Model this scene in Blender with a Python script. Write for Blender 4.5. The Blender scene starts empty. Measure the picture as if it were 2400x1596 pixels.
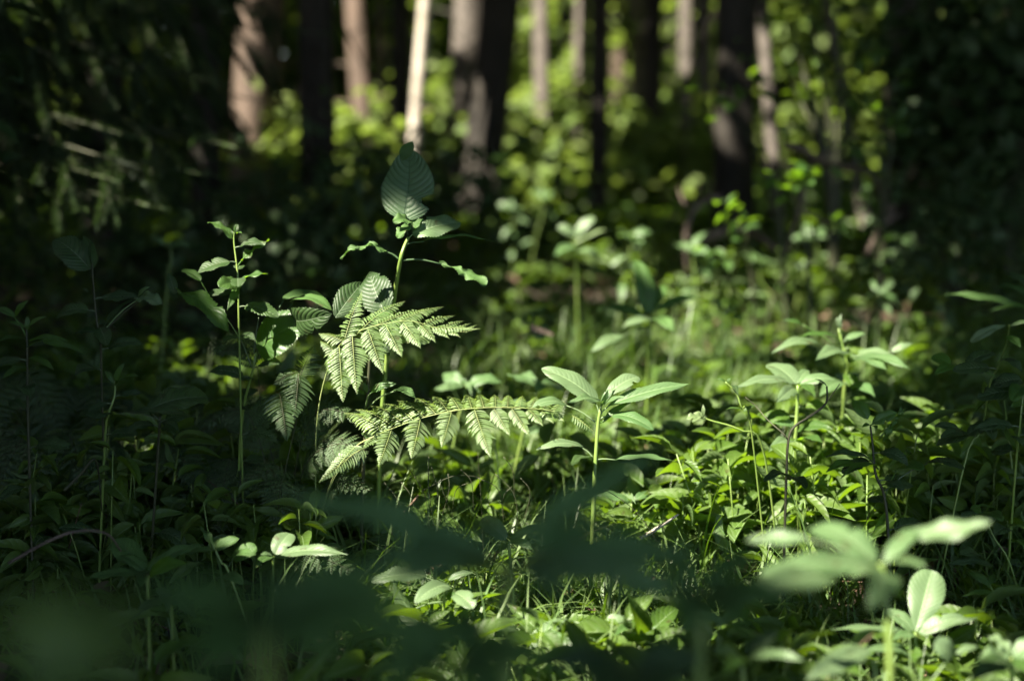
import bpy, math, random
import numpy as np
from mathutils import Vector, Matrix, noise
rad = math.radians
# ------------------------------------------------------------------ camera, light, exposure
CAMH, PITCH, FPX = 0.72, rad(8.0), 50.0 / 36.0 * 2400.0
sc = bpy.context.scene
cd = bpy.data.cameras.new('camera'); cam = bpy.data.objects.new('camera', cd)
sc.collection.objects.link(cam); sc.camera = cam
cam.location = (0, 0, CAMH); cam.rotation_euler = (rad(90) - PITCH, 0, 0)
cd.lens = 50; cd.sensor_width = 36; cd.clip_start = 0.05; cd.clip_end = 500
cd.dof.use_dof = True; cd.dof.focus_distance = 2.2; cd.dof.aperture_fstop = 1.8
S = np.array([-0.58, -0.42, 0.85]); S /= np.linalg.norm(S)          # direction towards the sun
SUN_EL = math.asin(S[2]); SUN_AZ = math.atan2(S[0], S[1])
sl = bpy.data.lights.new('sun', 'SUN'); sl.energy = 5.0; sl.angle = rad(0.5); sl.color = (1.0, 0.93, 0.77)
so = bpy.data.objects.new('sun', sl); sc.collection.objects.link(so)
so.rotation_euler = Vector(S).to_track_quat('Z', 'Y').to_euler(); so.location = (0, 0, 20)
wd = bpy.data.worlds.new('World'); sc.world = wd; wd.use_nodes = True
nt = wd.node_tree; bg = nt.nodes['Background']; sky = nt.nodes.new('ShaderNodeTexSky')
sky.sky_type = 'NISHITA'; sky.sun_disc = False; sky.sun_elevation = SUN_EL; sky.sun_rotation = SUN_AZ
nt.links.new(sky.outputs[0], bg.inputs[0]); bg.inputs[1].default_value = 0.073
sc.view_settings.view_transform = 'Standard'; sc.view_settings.look = 'None'
sc.view_settings.exposure = 2.55; sc.view_settings.gamma = 1.0; sc.view_settings.use_curve_mapping = False
sc.cycles.max_bounces = 5; sc.cycles.diffuse_bounces = 3; sc.cycles.glossy_bounces = 1
sc.cycles.transmission_bounces = 3; sc.cycles.transparent_max_bounces = 4
sc.cycles.use_denoising = True; sc.cycles.sample_clamp_indirect = 3.0
sc.cycles.caustics_reflective = False; sc.cycles.caustics_refractive = False

R3 = np.array([1.0, 0, 0]); F3 = np.array([0, math.cos(PITCH), -math.sin(PITCH)]); U3 = np.array([0, math.sin(PITCH), math.cos(PITCH)])
def W(px, py, d):
    'point of the place that stands at depth d behind the spot (px, py) of the 2400 x 1596 photograph'
    return np.array([0, 0, CAMH]) + F3 * d + R3 * ((px - 1200) / FPX * d) + U3 * ((798 - py) / FPX * d)
def cvec(r, u, b):
    v = R3 * r + U3 * u - F3 * b
    return v / np.linalg.norm(v)
rng = np.random.default_rng(11)
def ground_z(x, y):
    x = np.asarray(x, float); y = np.asarray(y, float)
    return (0.022 * np.sin(x * 2.1 + 0.4) * np.cos(y * 1.7) + 0.03 * np.sin(x * 0.7 - y * 0.5)
            + 0.018 * np.clip(y - 3, 0, 30) + 0.012 * np.sin(x * 5.3 + y * 4.1))

# ------------------------------------------------------------------ gaps cut in the unseen leaf roof to place sun patches
# (px, py, depth, radius in metres)
LIT = [
    # the two fern fronds and the herb beside them
    (800, 770, 2.2, .06), (850, 800, 2.2, .07), (930, 780, 2.2, .07), (1010, 760, 2.2, .06), (1080, 765, 2.2, .04), (810, 880, 2.2, .05),
    (900, 1020, 2.15, .05), (960, 1000, 2.2, .06), (1050, 990, 2.2, .065), (1140, 980, 2.2, .065), (1230, 970, 2.2, .06), (1310, 990, 2.2, .05),
    (1330, 910, 2.2, .07), (1430, 920, 2.2, .07), (1530, 940, 2.2, .06), (1330, 1050, 2.2, .05),
    (1060, 540, 2.2, .0), (1130, 570, 2.2, .01), (1090, 640, 2.2, .04), (790, 590, 2.2, .03),
    (780, 1085, 2.15, .04),
    # grass right of the middle
    (1250, 1150, 2.6, .12), (1420, 1130, 2.6, .16), (1600, 1130, 2.6, .17), (1500, 1230, 2.4, .14), (1350, 1220, 2.4, .08), (1750, 1150, 2.6, .12),
    (1620, 1040, 2.9, .16), (1450, 1040, 3.0, .12), (1250, 1060, 3.0, .08), (1720, 1230, 2.3, .1),
    (1080, 1130, 2.9, .06), (1160, 1100, 2.9, .07), (1300, 880, 3.0, .06),
    # herbs on the right
    (1870, 890, 2.5, .10), (1790, 920, 2.5, .06), (1960, 830, 2.7, .10), (1850, 830, 2.7, .06), (2090, 820, 2.8, .06), (1900, 970, 2.5, .08), (1980, 1010, 2.3, .04), (1840, 1050, 2.6, .09),
    (2070, 960, 2.2, .04), (2230, 700, 1.9, .05), (2330, 780, 2.0, .03), (1640, 980, 2.3, .03), (1700, 1080, 2.5, .08),
    # front right
    (1850, 1260, 1.4, .05), (1960, 1270, 1.4, .06), (2060, 1330, 1.4, .05), (2140, 1260, 1.4, .045), (2250, 1240, 1.4, .05), (1900, 1350, 1.4, .05), (2050, 1400, 1.4, .035),
    (2180, 1420, 1.85, .06), (2230, 1460, 1.85, .05), (2090, 1450, 1.85, .04), (1960, 1550, 1.6, .04), (2010, 1480, 1.8, .03), (2310, 1380, 2.0, .03), (2340, 1520, 1.7, .05), (2220, 1520, 1.7, .03),
    # front middle
    (900, 1350, 2.0, .035), (965, 1345, 2.0, .03), (1010, 1390, 2.0, .035), (1090, 1410, 2.0, .03), (1190, 1530, 1.95, .035), (1290, 1490, 1.95, .045), (1210, 1440, 2.0, .03), (1450, 1455, 1.95, .03),
    (1380, 1400, 2.0, .04), (1450, 1360, 1.9, .03), (1520, 1480, 1.95, .04), (720, 1290, 2.05, .04), (655, 1270, 2.05, .028), (1600, 1400, 2.0, .035),
    # left shoots
    (510, 535, 2.25, .03), (600, 590, 2.25, .035), (560, 660, 2.25, .045), (620, 650, 2.25, .02), (500, 740, 2.25, .035), (690, 790, 2.3, .03), (625, 780, 2.3, .022), (650, 700, 2.3, .02),
    (660, 940, 2.25, .02),
    # brighter ground in the middle distance
    (1350, 530, 4.3, .09), (1400, 560, 4.4, .09), (1480, 590, 4.4, .14), (1560, 610, 4.5, .15), (1660, 640, 4.8, .24), (1750, 640, 4.8, .26), (1850, 600, 5.0, .26), (1920, 570, 5.4, .2),
    (1400, 650, 4.3, .14), (1490, 755, 3.2, .05), (1420, 810, 3.2, .035), (1330, 870, 3.0, .05), (1240, 890, 3.0, .06), (1080, 920, 3.0, .05),
    
    # spruce tips at the upper left, foliage at the upper right
    (190, 470, 3.6, .04), (250, 480, 3.6, .05), (330, 420, 3.6, .05), (60, 400, 3.6, .03), (150, 300, 3.8, .04), (150, 100, 4.0, .02), (220, 100, 4.0, .02),
    (1700, 220, 4.5, .07), (1860, 150, 5.0, .04), (1880, 190, 5.0, .05), (1915, 15, 5.0, .05), (1930, 80, 5.0, .05), (1850, 230, 5.0, .05), (2250, 450, 5.0, .05), (2060, 700, 4.2, .06), (1640, 730, 4.2, .08),  (1850, 400, 4.0, .06), (1890, 420, 4.0, .05), (2080, 260, 4.5, .08), (2090, 310, 4.5, .07),
    (1730, 510, 4.2, .04), (1975, 515, 4.5, .05), (1930, 360, 4.6, .09), (1880, 350, 4.6, .07), (1640, 480, 5.0, .08), (1700, 550, 5.0, .06), (2060, 530, 5.0, .07), 
    # far undergrowth
    (1220, 370, 9, .2), (1300, 380, 10, .22), (1500, 440, 8.5, .2), (1600, 380, 9, .2), (1200, 470, 6, .14), (1260, 480, 6, .14), 
    (740, 490, 5.5, .10), (700, 510, 5.5, .1), (1100, 330, 8, .14), (1030, 310, 9, .16),
]
LIT += [(720, 560, 4.5, .0), (800, 620, 4.2, .01), (1000, 620, 4.4, .01), (1080, 700, 4.0, .02), (1180, 640, 4.4, .03), (1120, 560, 5.0, .03), (1220, 760, 3.6, .02), (1000, 860, 3.2, .0), (640, 560, 4.6, .0), (1180, 840, 3.2, .02), (400, 760, 3.6, .0), (560, 640, 4.2, .0)]
N_GATED = len(LIT)
LIT += [
    # tree trunks that catch the sun, and pale foliage in the gaps behind them
    (835, 40, 11, .1), (850, 215, 11, .1), (852, 260, 11, .1), (855, 300, 11, .06), (998, 5, 8.4, .10), (990, 50, 8.4, .10), (985, 100, 8.4, .10), (980, 160, 8.4, .10), (975, 210, 8.4, .10), (970, 260, 8.5, .14), (1085, 30, 11, .16),
    (1272, 130, 13, .18), (1272, 180, 13, .2), (1365, 30, 13.5, .2), (1490, 20, 14, .1), (1608, 40, 11, .1), (1608, 110, 11, .05), (1800, 170, 7.5, .10), (1804, 220, 7.5, .12), (1808, 265, 7.5, .1), (1790, 40, 7.5, .1), (1575, 180, 14, .2),
    (2292, 250, 6.5, .05), (2294, 320, 6.5, .06), (2358, 12, 6, .06), (560, 30, 9, .08), (610, 60, 9, .08), (575, 120, 9, .06), (600, 230, 9, .02),
    (1270, 230, 13.5, .3), (1352, 235, 13.5, .32), (1432, 255, 13.5, .25), (1045, 220, 13, .25), (912, 210, 13, .2), (1350, 150, 13.5, .25), (1460, 320, 12.5, .2), (1260, 60, 14, .3), (1250, 20, 14, .3), (1350, 290, 13, .3), (1570, 30, 14, .25), (1575, 110, 14, .25), (1460, 90, 14, .25),
    (1215, 340, 10, .12), (1250, 400, 9.5, .08), (1340, 385, 10.5, .14), (1490, 430, 9, .12), (1550, 400, 10, .06), (1570, 270, 12, .1), (1640, 280, 12, .06), (1630, 370, 9.5, .1), (665, 320, 9, .08), (675, 370, 9, .03), (805, 330, 8, .14), (820, 380, 8, .16), (885, 370, 8, .18), (1040, 310, 10, .18),
    (1180, 460, 6, .08), (1240, 470, 6.1, .08), (1285, 455, 6.2, .06), (1320, 530, 4.2, .05), (1390, 520, 4.2, .06),
    (1480, 590, 4.4, .15), (1600, 620, 4.5, .22), (1690, 620, 4.8, .28), (1800, 600, 5, .28), (1890, 560, 5.2, .22), (1650, 680, 4.3, .2), (1420, 600, 4.4, .1), (1560, 660, 4.3, .14), (1760, 680, 4.5, .16), (1910, 370, 4.6, .06), (1960, 388, 4.65, .05), (1350, 850, 3.3, .06), (1600, 800, 3.6, .12), (1720, 850, 3.3, .1), (2010, 740, 3.7, .1), (1480, 860, 3.2, .06), (1250, 640, 4.2, .06), (1330, 640, 4.2, .07), (2100, 640, 4.6, .1),
    (780, 880, 2.2, .05), (850, 850, 2.2, .05), (480, 735, 2.24, .04), (660, 790, 2.28, .04), (1040, 545, 2.27, .04), (1120, 600, 2.25, .03), (800, 600, 2.25, .02), (830, 740, 2.2, .06), (980, 740, 2.2, .06), (900, 1040, 2.15, .05), (960, 1040, 2.15, .05), (1040, 1010, 2.15, .05), (1140, 1020, 2.15, .05), (1230, 990, 2.2, .05), (870, 990, 2.2, .05), (1290, 900, 2.2, .05), (1450, 905, 2.2, .05), (1560, 920, 2.2, .04),
]
LP = np.array([W(a, b, d) for a, b, d, r in LIT]); LR = np.array([r for a, b, d, r in LIT]); LD = [d for a, b, d, r in LIT]
# (px, py, depth, radius): spots kept dark by leaving the unseen leaf roof closed
DIM = [(935, 390, 2.27, .06), (925, 450, 2.27, .05), (220, 600, 2.25, .08), (170, 590, 2.25, .06), (60, 760, 2.1, .09), (430, 950, 2.1, .06), (250, 1000, 2.1, .1), (100, 1000, 2.0, .12), (300, 1150, 2.1, .14), (120, 1200, 2.0, .14),
    (700, 1200, .99, .05), (1050, 1290, 1.0, .07), (1190, 1320, 1.0, .08), (1300, 1330, 1.0, .07), (1420, 1300, 1.0, .07), (1560, 1320, .98, .06), (900, 1380, .9, .08), (1330, 1400, .9, .08),
    (400, 1450, .66, .08), (700, 1430, .66, .09), (900, 1430, .66, .08), (750, 1550, .62, .09), (550, 1550, .62, .08), (1000, 1550, .85, .1), (1150, 1560, .85, .1), (1450, 1580, .93, .09), (1600, 1560, .93, .09), (1750, 1380, 1.05, .06), (1620, 1400, 1.05, .07),
    *[(x, y, d, .16) for x, d in ((748, 7), (938, 10), (1150, 9), (1405, 10), (1532, 12), (1718, 7), (2130, 6.5)) for y in range(0, 460, 45)],
    (430, 1080, 2.2, .16), (400, 1020, 2.3, .1), (520, 1150, 2.2, .14), (620, 1130, 2.2, .1), (660, 1180, 2.2, .07), (700, 1130, 2.25, .05), (560, 1060, 2.3, .08), (480, 1240, 2.1, .08), (560, 900, 2.27, .03), (562, 1000, 2.28, .04), (563, 800, 2.26, .02), (2100, 560, 4.8, .2), (2300, 560, 4.8, .3), *[(1960 + .18 * y, y, 8, .14) for y in range(60, 400, 40)], *[(1890, y, 5, .07) for y in (280, 330, 460)], (2200, 300, 5.4, .3), (2300, 150, 5.4, .3), (2250, 420, 5.4, .3), (1700, 550, 5, .1), (1780, 550, 5, .08), (1870, 560, 4.6, .09), (1865, 520, 4.6, .08), (1880, 470, 4.6, .06), (1930, 520, 4.6, .06), (1500, 660, 3.2, .05), (1570, 715, 3.2, .05), (2200, 1000, 2.2, .1), (2300, 1000, 2.2, .1), (2250, 1120, 2.2, .08), (2250, 1280, 2.0, .06)]
DP = np.array([W(a, b, d) for a, b, d, r in DIM]); DR = [r for a, b, d, r in DIM]
def in_sunbeam(C, pad=0.0):
    'true for points C (n,3) that stand in one of the beams'
    C = np.asarray(C, float); out = np.zeros(len(C), bool); over = out.copy()
    ea = np.cross(S, [0, 0, 1.0]); ea /= np.linalg.norm(ea); eb = np.cross(S, ea); a_ = C @ ea; b_ = C @ eb
    nz = (np.sin(a_ * 17 + 2.3 * np.sin(b_ * 7.1)) + np.sin(b_ * 19 + 2.1 * np.sin(a_ * 6.3 + 1)) + .7 * np.sin((a_ + b_) * 31 + 1.3) + .7 * np.sin((a_ - b_) * 27)) / 2.2
    nz2 = (np.sin(a_ * 8 + 2 * np.sin(b_ * 3.1)) + np.sin(b_ * 9 + 2.1 * np.sin(a_ * 2.9 + 1)) + .5 * nz) / 1.8
    for k_, (p, r, dep) in enumerate(zip(LP, LR, LD)):
        v = C - p; t = v @ S
        q = v - t[:, None] * S
        dq = np.linalg.norm(q, axis=1); pd = pad if dep > 2.12 else pad * .75
        hit = ((dq < r + (pd * .55 if k_ < N_GATED or dep < 6 else .17)) | ((dq < r + pd * 1.1) & (nz > .1))) & (t > 0.35)
        if r >= .09 and k_ < N_GATED: hit &= ((nz > .05) if r < .2 else (nz2 > -.15))
        out |= hit
        if dep == 8.4: over |= hit
    for p, r in zip(DP, DR):
        v = C - p; t = v @ S; q = v - t[:, None] * S
        out &= ~((np.linalg.norm(q, axis=1) < r + (.015 if p[1] < 1.1 else 0)) & (t > 0.35))
    return out | over

# ------------------------------------------------------------------ mesh helpers
class MB:
    def __init__(s): s.v = []; s.f = []; s.uv = []; s.a = []; s.n = 0
    def add(s, V, Fc, UV=None, var=0.5):
        'V (n,3), Fc list/array of quads or tris as (m,4) with -1 = tri, UV (n,2), var scalar or (n,)'
        V = np.asarray(V, float); Fc = np.asarray(Fc, int)
        if Fc.shape[1] == 3: Fc = np.hstack([Fc, -np.ones((len(Fc), 1), int)])
        s.v.append(V); s.f.append(np.where(Fc < 0, -1, Fc + s.n)); s.n += len(V)
        s.uv.append(np.zeros((len(V), 2)) if UV is None else np.asarray(UV, float))
        s.a.append(np.full(len(V), var) if np.isscalar(var) else np.asarray(var, float))
    def inst(s, tpl, P, X, Y, Z, var):
        'many copies of a template: columns X,Y,Z (n,3) already scaled'
        TV, TF, TU = tpl; n = len(P); k = len(TV)
        if n == 0: return
        V = (P[:, None, :] + TV[None, :, 0:1] * X[:, None, :] + TV[None, :, 1:2] * Y[:, None, :] + TV[None, :, 2:3] * Z[:, None, :]).reshape(-1, 3)
        Fc = (np.where(TF[None] < 0, -10**9, TF[None] + (np.arange(n) * k)[:, None, None])).reshape(-1, 4)
        Fc = np.where(Fc < 0, -1, Fc)
        s.add(V, Fc, np.tile(TU, (n, 1)), np.repeat(var, k))
    def mesh(s, name, mat, smooth=True):
        V = np.vstack(s.v); Fc = np.vstack(s.f); UV = np.vstack(s.uv); A = np.concatenate(s.a)
        tri = Fc[:, 3] < 0
        tot = np.where(tri, 3, 4); start = np.concatenate([[0], np.cumsum(tot)[:-1]])
        loops = Fc.reshape(-1); loops = loops[loops >= 0]
        me = bpy.data.meshes.new(name)
        me.vertices.add(len(V)); me.vertices.foreach_set('co', V.reshape(-1).astype(np.float32))
        me.loops.add(len(loops)); me.loops.foreach_set('vertex_index', loops.astype(np.int32))
        me.polygons.add(len(Fc)); me.polygons.foreach_set('loop_start', start.astype(np.int32))
        me.polygons.foreach_set('loop_total', tot.astype(np.int32))
        if smooth: me.polygons.foreach_set('use_smooth', np.ones(len(Fc), bool))
        me.update(calc_edges=True)
        ul = me.uv_layers.new(name='UVMap'); ul.data.foreach_set('uv', UV[loops].reshape(-1).astype(np.float32))
        at = me.attributes.new('var', 'FLOAT', 'POINT'); at.data.foreach_set('value', A.astype(np.float32))
        me.materials.append(mat)
        return me
    def build(s, name, mat, parent=None, smooth=True):
        me = s.mesh(name, mat, smooth)
        o = bpy.data.objects.new(name, me); sc.collection.objects.link(o)
        if parent is not None:
            o.parent = parent; o.matrix_parent_inverse = parent.matrix_basis.inverted()
        return o
def tag(o, label=None, cat=None, group=None, kind=None):
    if label: o['label'] = label
    if cat: o['category'] = cat
    if group: o['group'] = group
    if kind: o['kind'] = kind
    return o
def empty(name, loc, label, cat, group=None):
    o = bpy.data.objects.new(name, None); sc.collection.objects.link(o)
    o.empty_display_size = 0.02; o.location = tuple(loc)
    return tag(o, label, cat, group)
def unit(v): 
    v = np.asarray(v, float); return v / (np.linalg.norm(v, axis=-1, keepdims=True) + 1e-12)
def spline(pts, n):
    pts = np.asarray(pts, float)
    if len(pts) == 2: t = np.linspace(0, 1, n)[:, None]; return pts[0] * (1 - t) + pts[1] * t
    P = np.vstack([2 * pts[0] - pts[1], pts, 2 * pts[-1] - pts[-2]]); m = len(pts) - 1
    out = []
    for u in np.linspace(0, m - 1e-9, n):
        i = int(u); t = u - i; p0, p1, p2, p3 = P[i:i + 4]
        out.append(.5 * (2 * p1 + (p2 - p0) * t + (2 * p0 - 5 * p1 + 4 * p2 - p3) * t * t + (3 * p1 - p0 - 3 * p2 + p3) * t ** 3))
    return np.array(out)
def tube(mb, pts, r, seg=7, n=None, var=.5, rough=0.0, seed=0):
    pts = spline(pts, n) if n else np.asarray(pts, float)
    m = len(pts); rr = np.interp(np.linspace(0, 1, m), np.linspace(0, 1, len(r)), r)
    T = unit(np.gradient(pts, axis=0)); h = np.array([0.31, 0.87, 0.2]) if abs(T[0][1]) < .9 else np.array([1.0, 0, 0.1])
    A = unit(np.cross(T, h)); B = np.cross(T, A)
    th = np.linspace(0, 2 * math.pi, seg, endpoint=False)
    rad_ = rr[:, None] * np.ones(seg)
    if rough:
        g = np.random.default_rng(seed)
        rad_ = rad_ * (1 + rough * (g.random((m, seg)) - .5) + rough * .8 * np.sin(th * 3 + seed)[None] )
    V = (pts[:, None] + rad_[..., None] * (np.cos(th)[None, :, None] * A[:, None] + np.sin(th)[None, :, None] * B[:, None])).reshape(-1, 3)
    Fc = [(i * seg + j, i * seg + (j + 1) % seg, (i + 1) * seg + (j + 1) % seg, (i + 1) * seg + j) for i in range(m - 1) for j in range(seg)]
    V = np.vstack([V, pts[0], pts[-1]])
    Fc += [(len(V) - 2, (j + 1) % seg, j, -1) for j in range(seg)] + [(len(V) - 1, (m - 1) * seg + j, (m - 1) * seg + (j + 1) % seg, -1) for j in range(seg)]
    UV = np.zeros((len(V), 2)); UV[:m * seg, 0] = np.tile(th / 6.283, m); UV[:m * seg, 1] = np.repeat(np.linspace(0, 1, m), seg); 
    mb.add(V, Fc, UV, var)
def prof(v, kind):
    v = np.clip(v, 1e-4, 1 - 1e-4)
    if kind == 'balsam': w = v ** .75 * (1 - v) ** .95 * (1 - .25 * v ** 8)
    elif kind == 'narrow': w = v ** .8 * (1 - v) ** 1.05
    elif kind == 'broad': w = v ** .45 * (1 - v) ** .62
    elif kind == 'round': w = v ** .5 * (1 - v) ** .42
    elif kind == 'obovate': w = v ** .95 * (1 - v) ** .5
    else: w = v ** .55 * (1 - v) ** .8
    g = np.linspace(.001, .999, 200)
    return w / prof_max(kind)
_pm = {}
def prof_max(kind):
    if kind not in _pm:
        _pm[kind] = 1.0
        _pm[kind] = float(prof(np.linspace(.001, .999, 300), kind).max())
    return _pm[kind]
def leaf_tpl(ny=4, nx=2, kind='balsam', fold=.25, droop=.25, serr=0):
    'leaf of length 1 along +y, full width 1 along x, normal +z'
    vs = np.linspace(0, 1, ny + 1); us = np.linspace(-1, 1, nx * 2 + 1)
    V = []; U = []
    for i, v in enumerate(vs):
        w = prof(v, kind) * .5 * (1 + (serr if i % 2 else -serr))
        for u in us:
            V.append((u * w, v, fold * abs(u) * w - droop * v * v)); U.append((u * .5 + .5, v))
    k = len(us)
    Fc = [(i * k + j, i * k + j + 1, (i + 1) * k + j + 1, (i + 1) * k + j) for i in range(ny) for j in range(k - 1)]
    return np.array(V), np.array(Fc), np.array(U)

# ------------------------------------------------------------------ materials
def new_mat(name):
    m = bpy.data.materials.new(name); m.use_nodes = True; t = m.node_tree; t.nodes.clear()
    return m, t, t.nodes.new('ShaderNodeOutputMaterial')
def nd(t, kind, **kw):
    n = t.nodes.new(kind)
    for k, v in kw.items(): setattr(n, k, v)
    return n
def mth(t, op, a, b=None, c=None, clamp=False):
    n = nd(t, 'ShaderNodeMath', operation=op); n.use_clamp = clamp
    for i, x in enumerate((a, b, c)):
        if x is None: continue
        if isinstance(x, (int, float)): n.inputs[i].default_value = x
        else: t.links.new(x, n.inputs[i])
    return n.outputs[0]
def mixc(t, f, a, b):
    n = nd(t, 'ShaderNodeMix', data_type='RGBA')
    for s_, x in ((n.inputs[0], f), (n.inputs[6], a), (n.inputs[7], b)):
        if isinstance(x, (int, float)): s_.default_value = x
        elif isinstance(x, tuple): s_.default_value = (*x, 1)
        else: t.links.new(x, s_)
    return n.outputs[2]
def leaf_mat(name, c1, c2, trans, tmix=.32, rough=.42, spec=.55, veins=9.0, vein_col=(.16, .22, .11), bump=.22, vw=.2, patch=.0, detail=True):
    m, t, out = new_mat(name)
    at = nd(t, 'ShaderNodeAttribute', attribute_name='var').outputs['Fac']
    col = mixc(t, at, c1, c2); bh = None
    geo = nd(t, 'ShaderNodeNewGeometry')
    if detail:
        uv = nd(t, 'ShaderNodeUVMap').outputs[0]; sp = nd(t, 'ShaderNodeSeparateXYZ'); t.links.new(uv, sp.inputs[0])
        u = mth(t, 'ABSOLUTE', mth(t, 'MULTIPLY_ADD', sp.outputs[0], 2.0, -1.0)); v = sp.outputs[1]
        mid = mth(t, 'SUBTRACT', 1.0, mth(t, 'DIVIDE', u, mth(t, 'MULTIPLY_ADD', v, -.035, .06)), clamp=True)
        mid = mth(t, 'MULTIPLY', mid, 2.0, clamp=True)
        ph = mth(t, 'FRACT', mth(t, 'MULTIPLY', mth(t, 'SUBTRACT', v, mth(t, 'MULTIPLY', mth(t, 'POWER', u, 1.5), .24)), veins))
        tri = mth(t, 'ABSOLUTE', mth(t, 'MULTIPLY_ADD', ph, 2.0, -1.0))        # 1 on the vein
        ln = mth(t, 'MULTIPLY', mth(t, 'SUBTRACT', tri, .80), 5.0, clamp=True)
        n1 = nd(t, 'ShaderNodeTexNoise'); n1.inputs['Scale'].default_value = 130; n1.inputs['Detail'].default_value = 4
        tc = nd(t, 'ShaderNodeTexCoord').outputs['Object']; t.links.new(tc, n1.inputs['Vector'])
        n2 = nd(t, 'ShaderNodeTexNoise'); n2.inputs['Scale'].default_value = 28; n2.inputs['Detail'].default_value = 3; t.links.new(tc, n2.inputs['Vector'])
        col = mixc(t, mth(t, 'MULTIPLY', n2.outputs[0], .6), col, tuple(x * .55 for x in c1))
        col = mixc(t, mth(t, 'MULTIPLY', ln, vw), col, vein_col)
        col = mixc(t, mth(t, 'MULTIPLY', mid, .75), col, tuple(x * 1.5 for x in vein_col))
        # a few brown spots
        n3 = nd(t, 'ShaderNodeTexNoise'); n3.inputs['Scale'].default_value = 60; n3.inputs['Detail'].default_value = 2; t.links.new(tc, n3.inputs['Vector'])
        sp3 = mth(t, 'MULTIPLY', mth(t, 'SUBTRACT', n3.outputs[0], .655), 12.0, clamp=True)
        col = mixc(t, mth(t, 'MULTIPLY', sp3, .7), col, (.045, .035, .015))
        h = mth(t, 'ADD', mth(t, 'MULTIPLY', mth(t, 'POWER', tri, 2.0), -.7), mth(t, 'MULTIPLY', mid, -.7))
        h = mth(t, 'ADD', h, mth(t, 'MULTIPLY', n1.outputs[0], .5))
        bn = nd(t, 'ShaderNodeBump'); bn.inputs['Strength'].default_value = bump; bn.inputs['Distance'].default_value = .0025
        t.links.new(h, bn.inputs['Height']); bh = bn.outputs[0]
    col = mixc(t, mth(t, 'MULTIPLY', geo.outputs['Backfacing'], .35), col, (.11, .15, .09))     # pale undersides
    p = nd(t, 'ShaderNodeBsdfPrincipled'); t.links.new(col, p.inputs['Base Color'])
    p.inputs['Roughness'].default_value = rough; p.inputs['Specular IOR Level'].default_value = spec
    tr = nd(t, 'ShaderNodeBsdfTranslucent')
    tcx = mixc(t, at, trans, tuple(x * .75 for x in trans))
    if detail: tcx = mixc(t, mth(t, 'MULTIPLY', ln, .35), tcx, tuple(x * .45 for x in trans))
    t.links.new(tcx, tr.inputs['Color'])
    mx = nd(t, 'ShaderNodeMixShader'); mx.inputs[0].default_value = tmix
    t.links.new(p.outputs[0], mx.inputs[1]); t.links.new(tr.outputs[0], mx.inputs[2])
    if bh is not None: t.links.new(bh, p.inputs['Normal'])
    t.links.new(mx.outputs[0], out.inputs[0])
    return m
def plain_mat(name, c1, c2, scale=(8, 8, 8), rough=.8, bump=.4, spec=.3, patch=None, patch_scale=3.0, patch_th=.55, dist=.01):
    m, t, out = new_mat(name)
    tc = nd(t, 'ShaderNodeTexCoord').outputs['Object']; mp = nd(t, 'ShaderNodeMapping'); mp.inputs['Scale'].default_value = scale
    t.links.new(tc, mp.inputs[0])
    n = nd(t, 'ShaderNodeTexNoise'); n.inputs['Scale'].default_value = 1.0; n.inputs['Detail'].default_value = 6; n.inputs['Roughness'].default_value = .65
    t.links.new(mp.outputs[0], n.inputs['Vector'])
    f = mth(t, 'MULTIPLY', mth(t, 'SUBTRACT', n.outputs[0], .32), 2.6, clamp=True)
    col = mixc(t, f, c1, c2)
    if patch:
        n2 = nd(t, 'ShaderNodeTexNoise'); n2.inputs['Scale'].default_value = patch_scale; n2.inputs['Detail'].default_value = 4; t.links.new(tc, n2.inputs['Vector'])
        col = mixc(t, mth(t, 'MULTIPLY', mth(t, 'SUBTRACT', n2.outputs[0], patch_th), 9.0, clamp=True), col, patch)
    p = nd(t, 'ShaderNodeBsdfPrincipled'); t.links.new(col, p.inputs['Base Color']); p.inputs['Roughness'].default_value = rough
    p.inputs['Specular IOR Level'].default_value = spec
    b = nd(t, 'ShaderNodeBump'); b.inputs['Strength'].default_value = bump; b.inputs['Distance'].default_value = dist
    t.links.new(n.outputs[0], b.inputs['Height']); t.links.new(b.outputs[0], p.inputs['Normal'])
    t.links.new(p.outputs[0], out.inputs[0])
    return m
M = {}
M['balsam'] = leaf_mat('balsam_leaf', (.07, .14, .045), (.13, .19, .095), (.2, .36, .05), tmix=.32, rough=.42, spec=.45, veins=11)
M['bluish'] = leaf_mat('bluish_leaf', (.055, .115, .026), (.075, .145, .04), (.10, .22, .03), tmix=.25, rough=.55, spec=.3, veins=12, vein_col=(.03, .055, .025), bump=.32)  # dark veins put the furrow shade into the colour
M['topleaf'] = leaf_mat('top_leaf', (.075, .135, .06), (.09, .15, .07), (.12, .25, .04), tmix=.28, rough=.5, spec=.4, veins=12, vein_col=(.02, .045, .02), vw=.65, bump=.5)  # veins darkened in colour to paint the shade of their furrows
M['front'] = leaf_mat('front_leaf', (.09, .175, .06), (.11, .2, .08), (.2, .42, .06), tmix=.4, rough=.5, spec=.4, veins=11)  # brighter copy of the balsam leaf, making up in colour for missing skylight
M['sapling'] = leaf_mat('sapling_leaf', (.05, .11, .025), (.065, .125, .03), (.22, .42, .015), tmix=.45, rough=.42, spec=.45, veins=9, vein_col=(.07, .13, .03), bump=.3)
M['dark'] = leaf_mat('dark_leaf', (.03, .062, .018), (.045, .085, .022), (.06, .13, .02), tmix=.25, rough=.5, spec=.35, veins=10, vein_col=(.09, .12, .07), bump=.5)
M['fern'] = leaf_mat('fern_green', (.11, .18, .055), (.16, .22, .10), (.30, .44, .08), tmix=.36, rough=.42, spec=.5, veins=5, vein_col=(.14, .2, .08), bump=.2)
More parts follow.
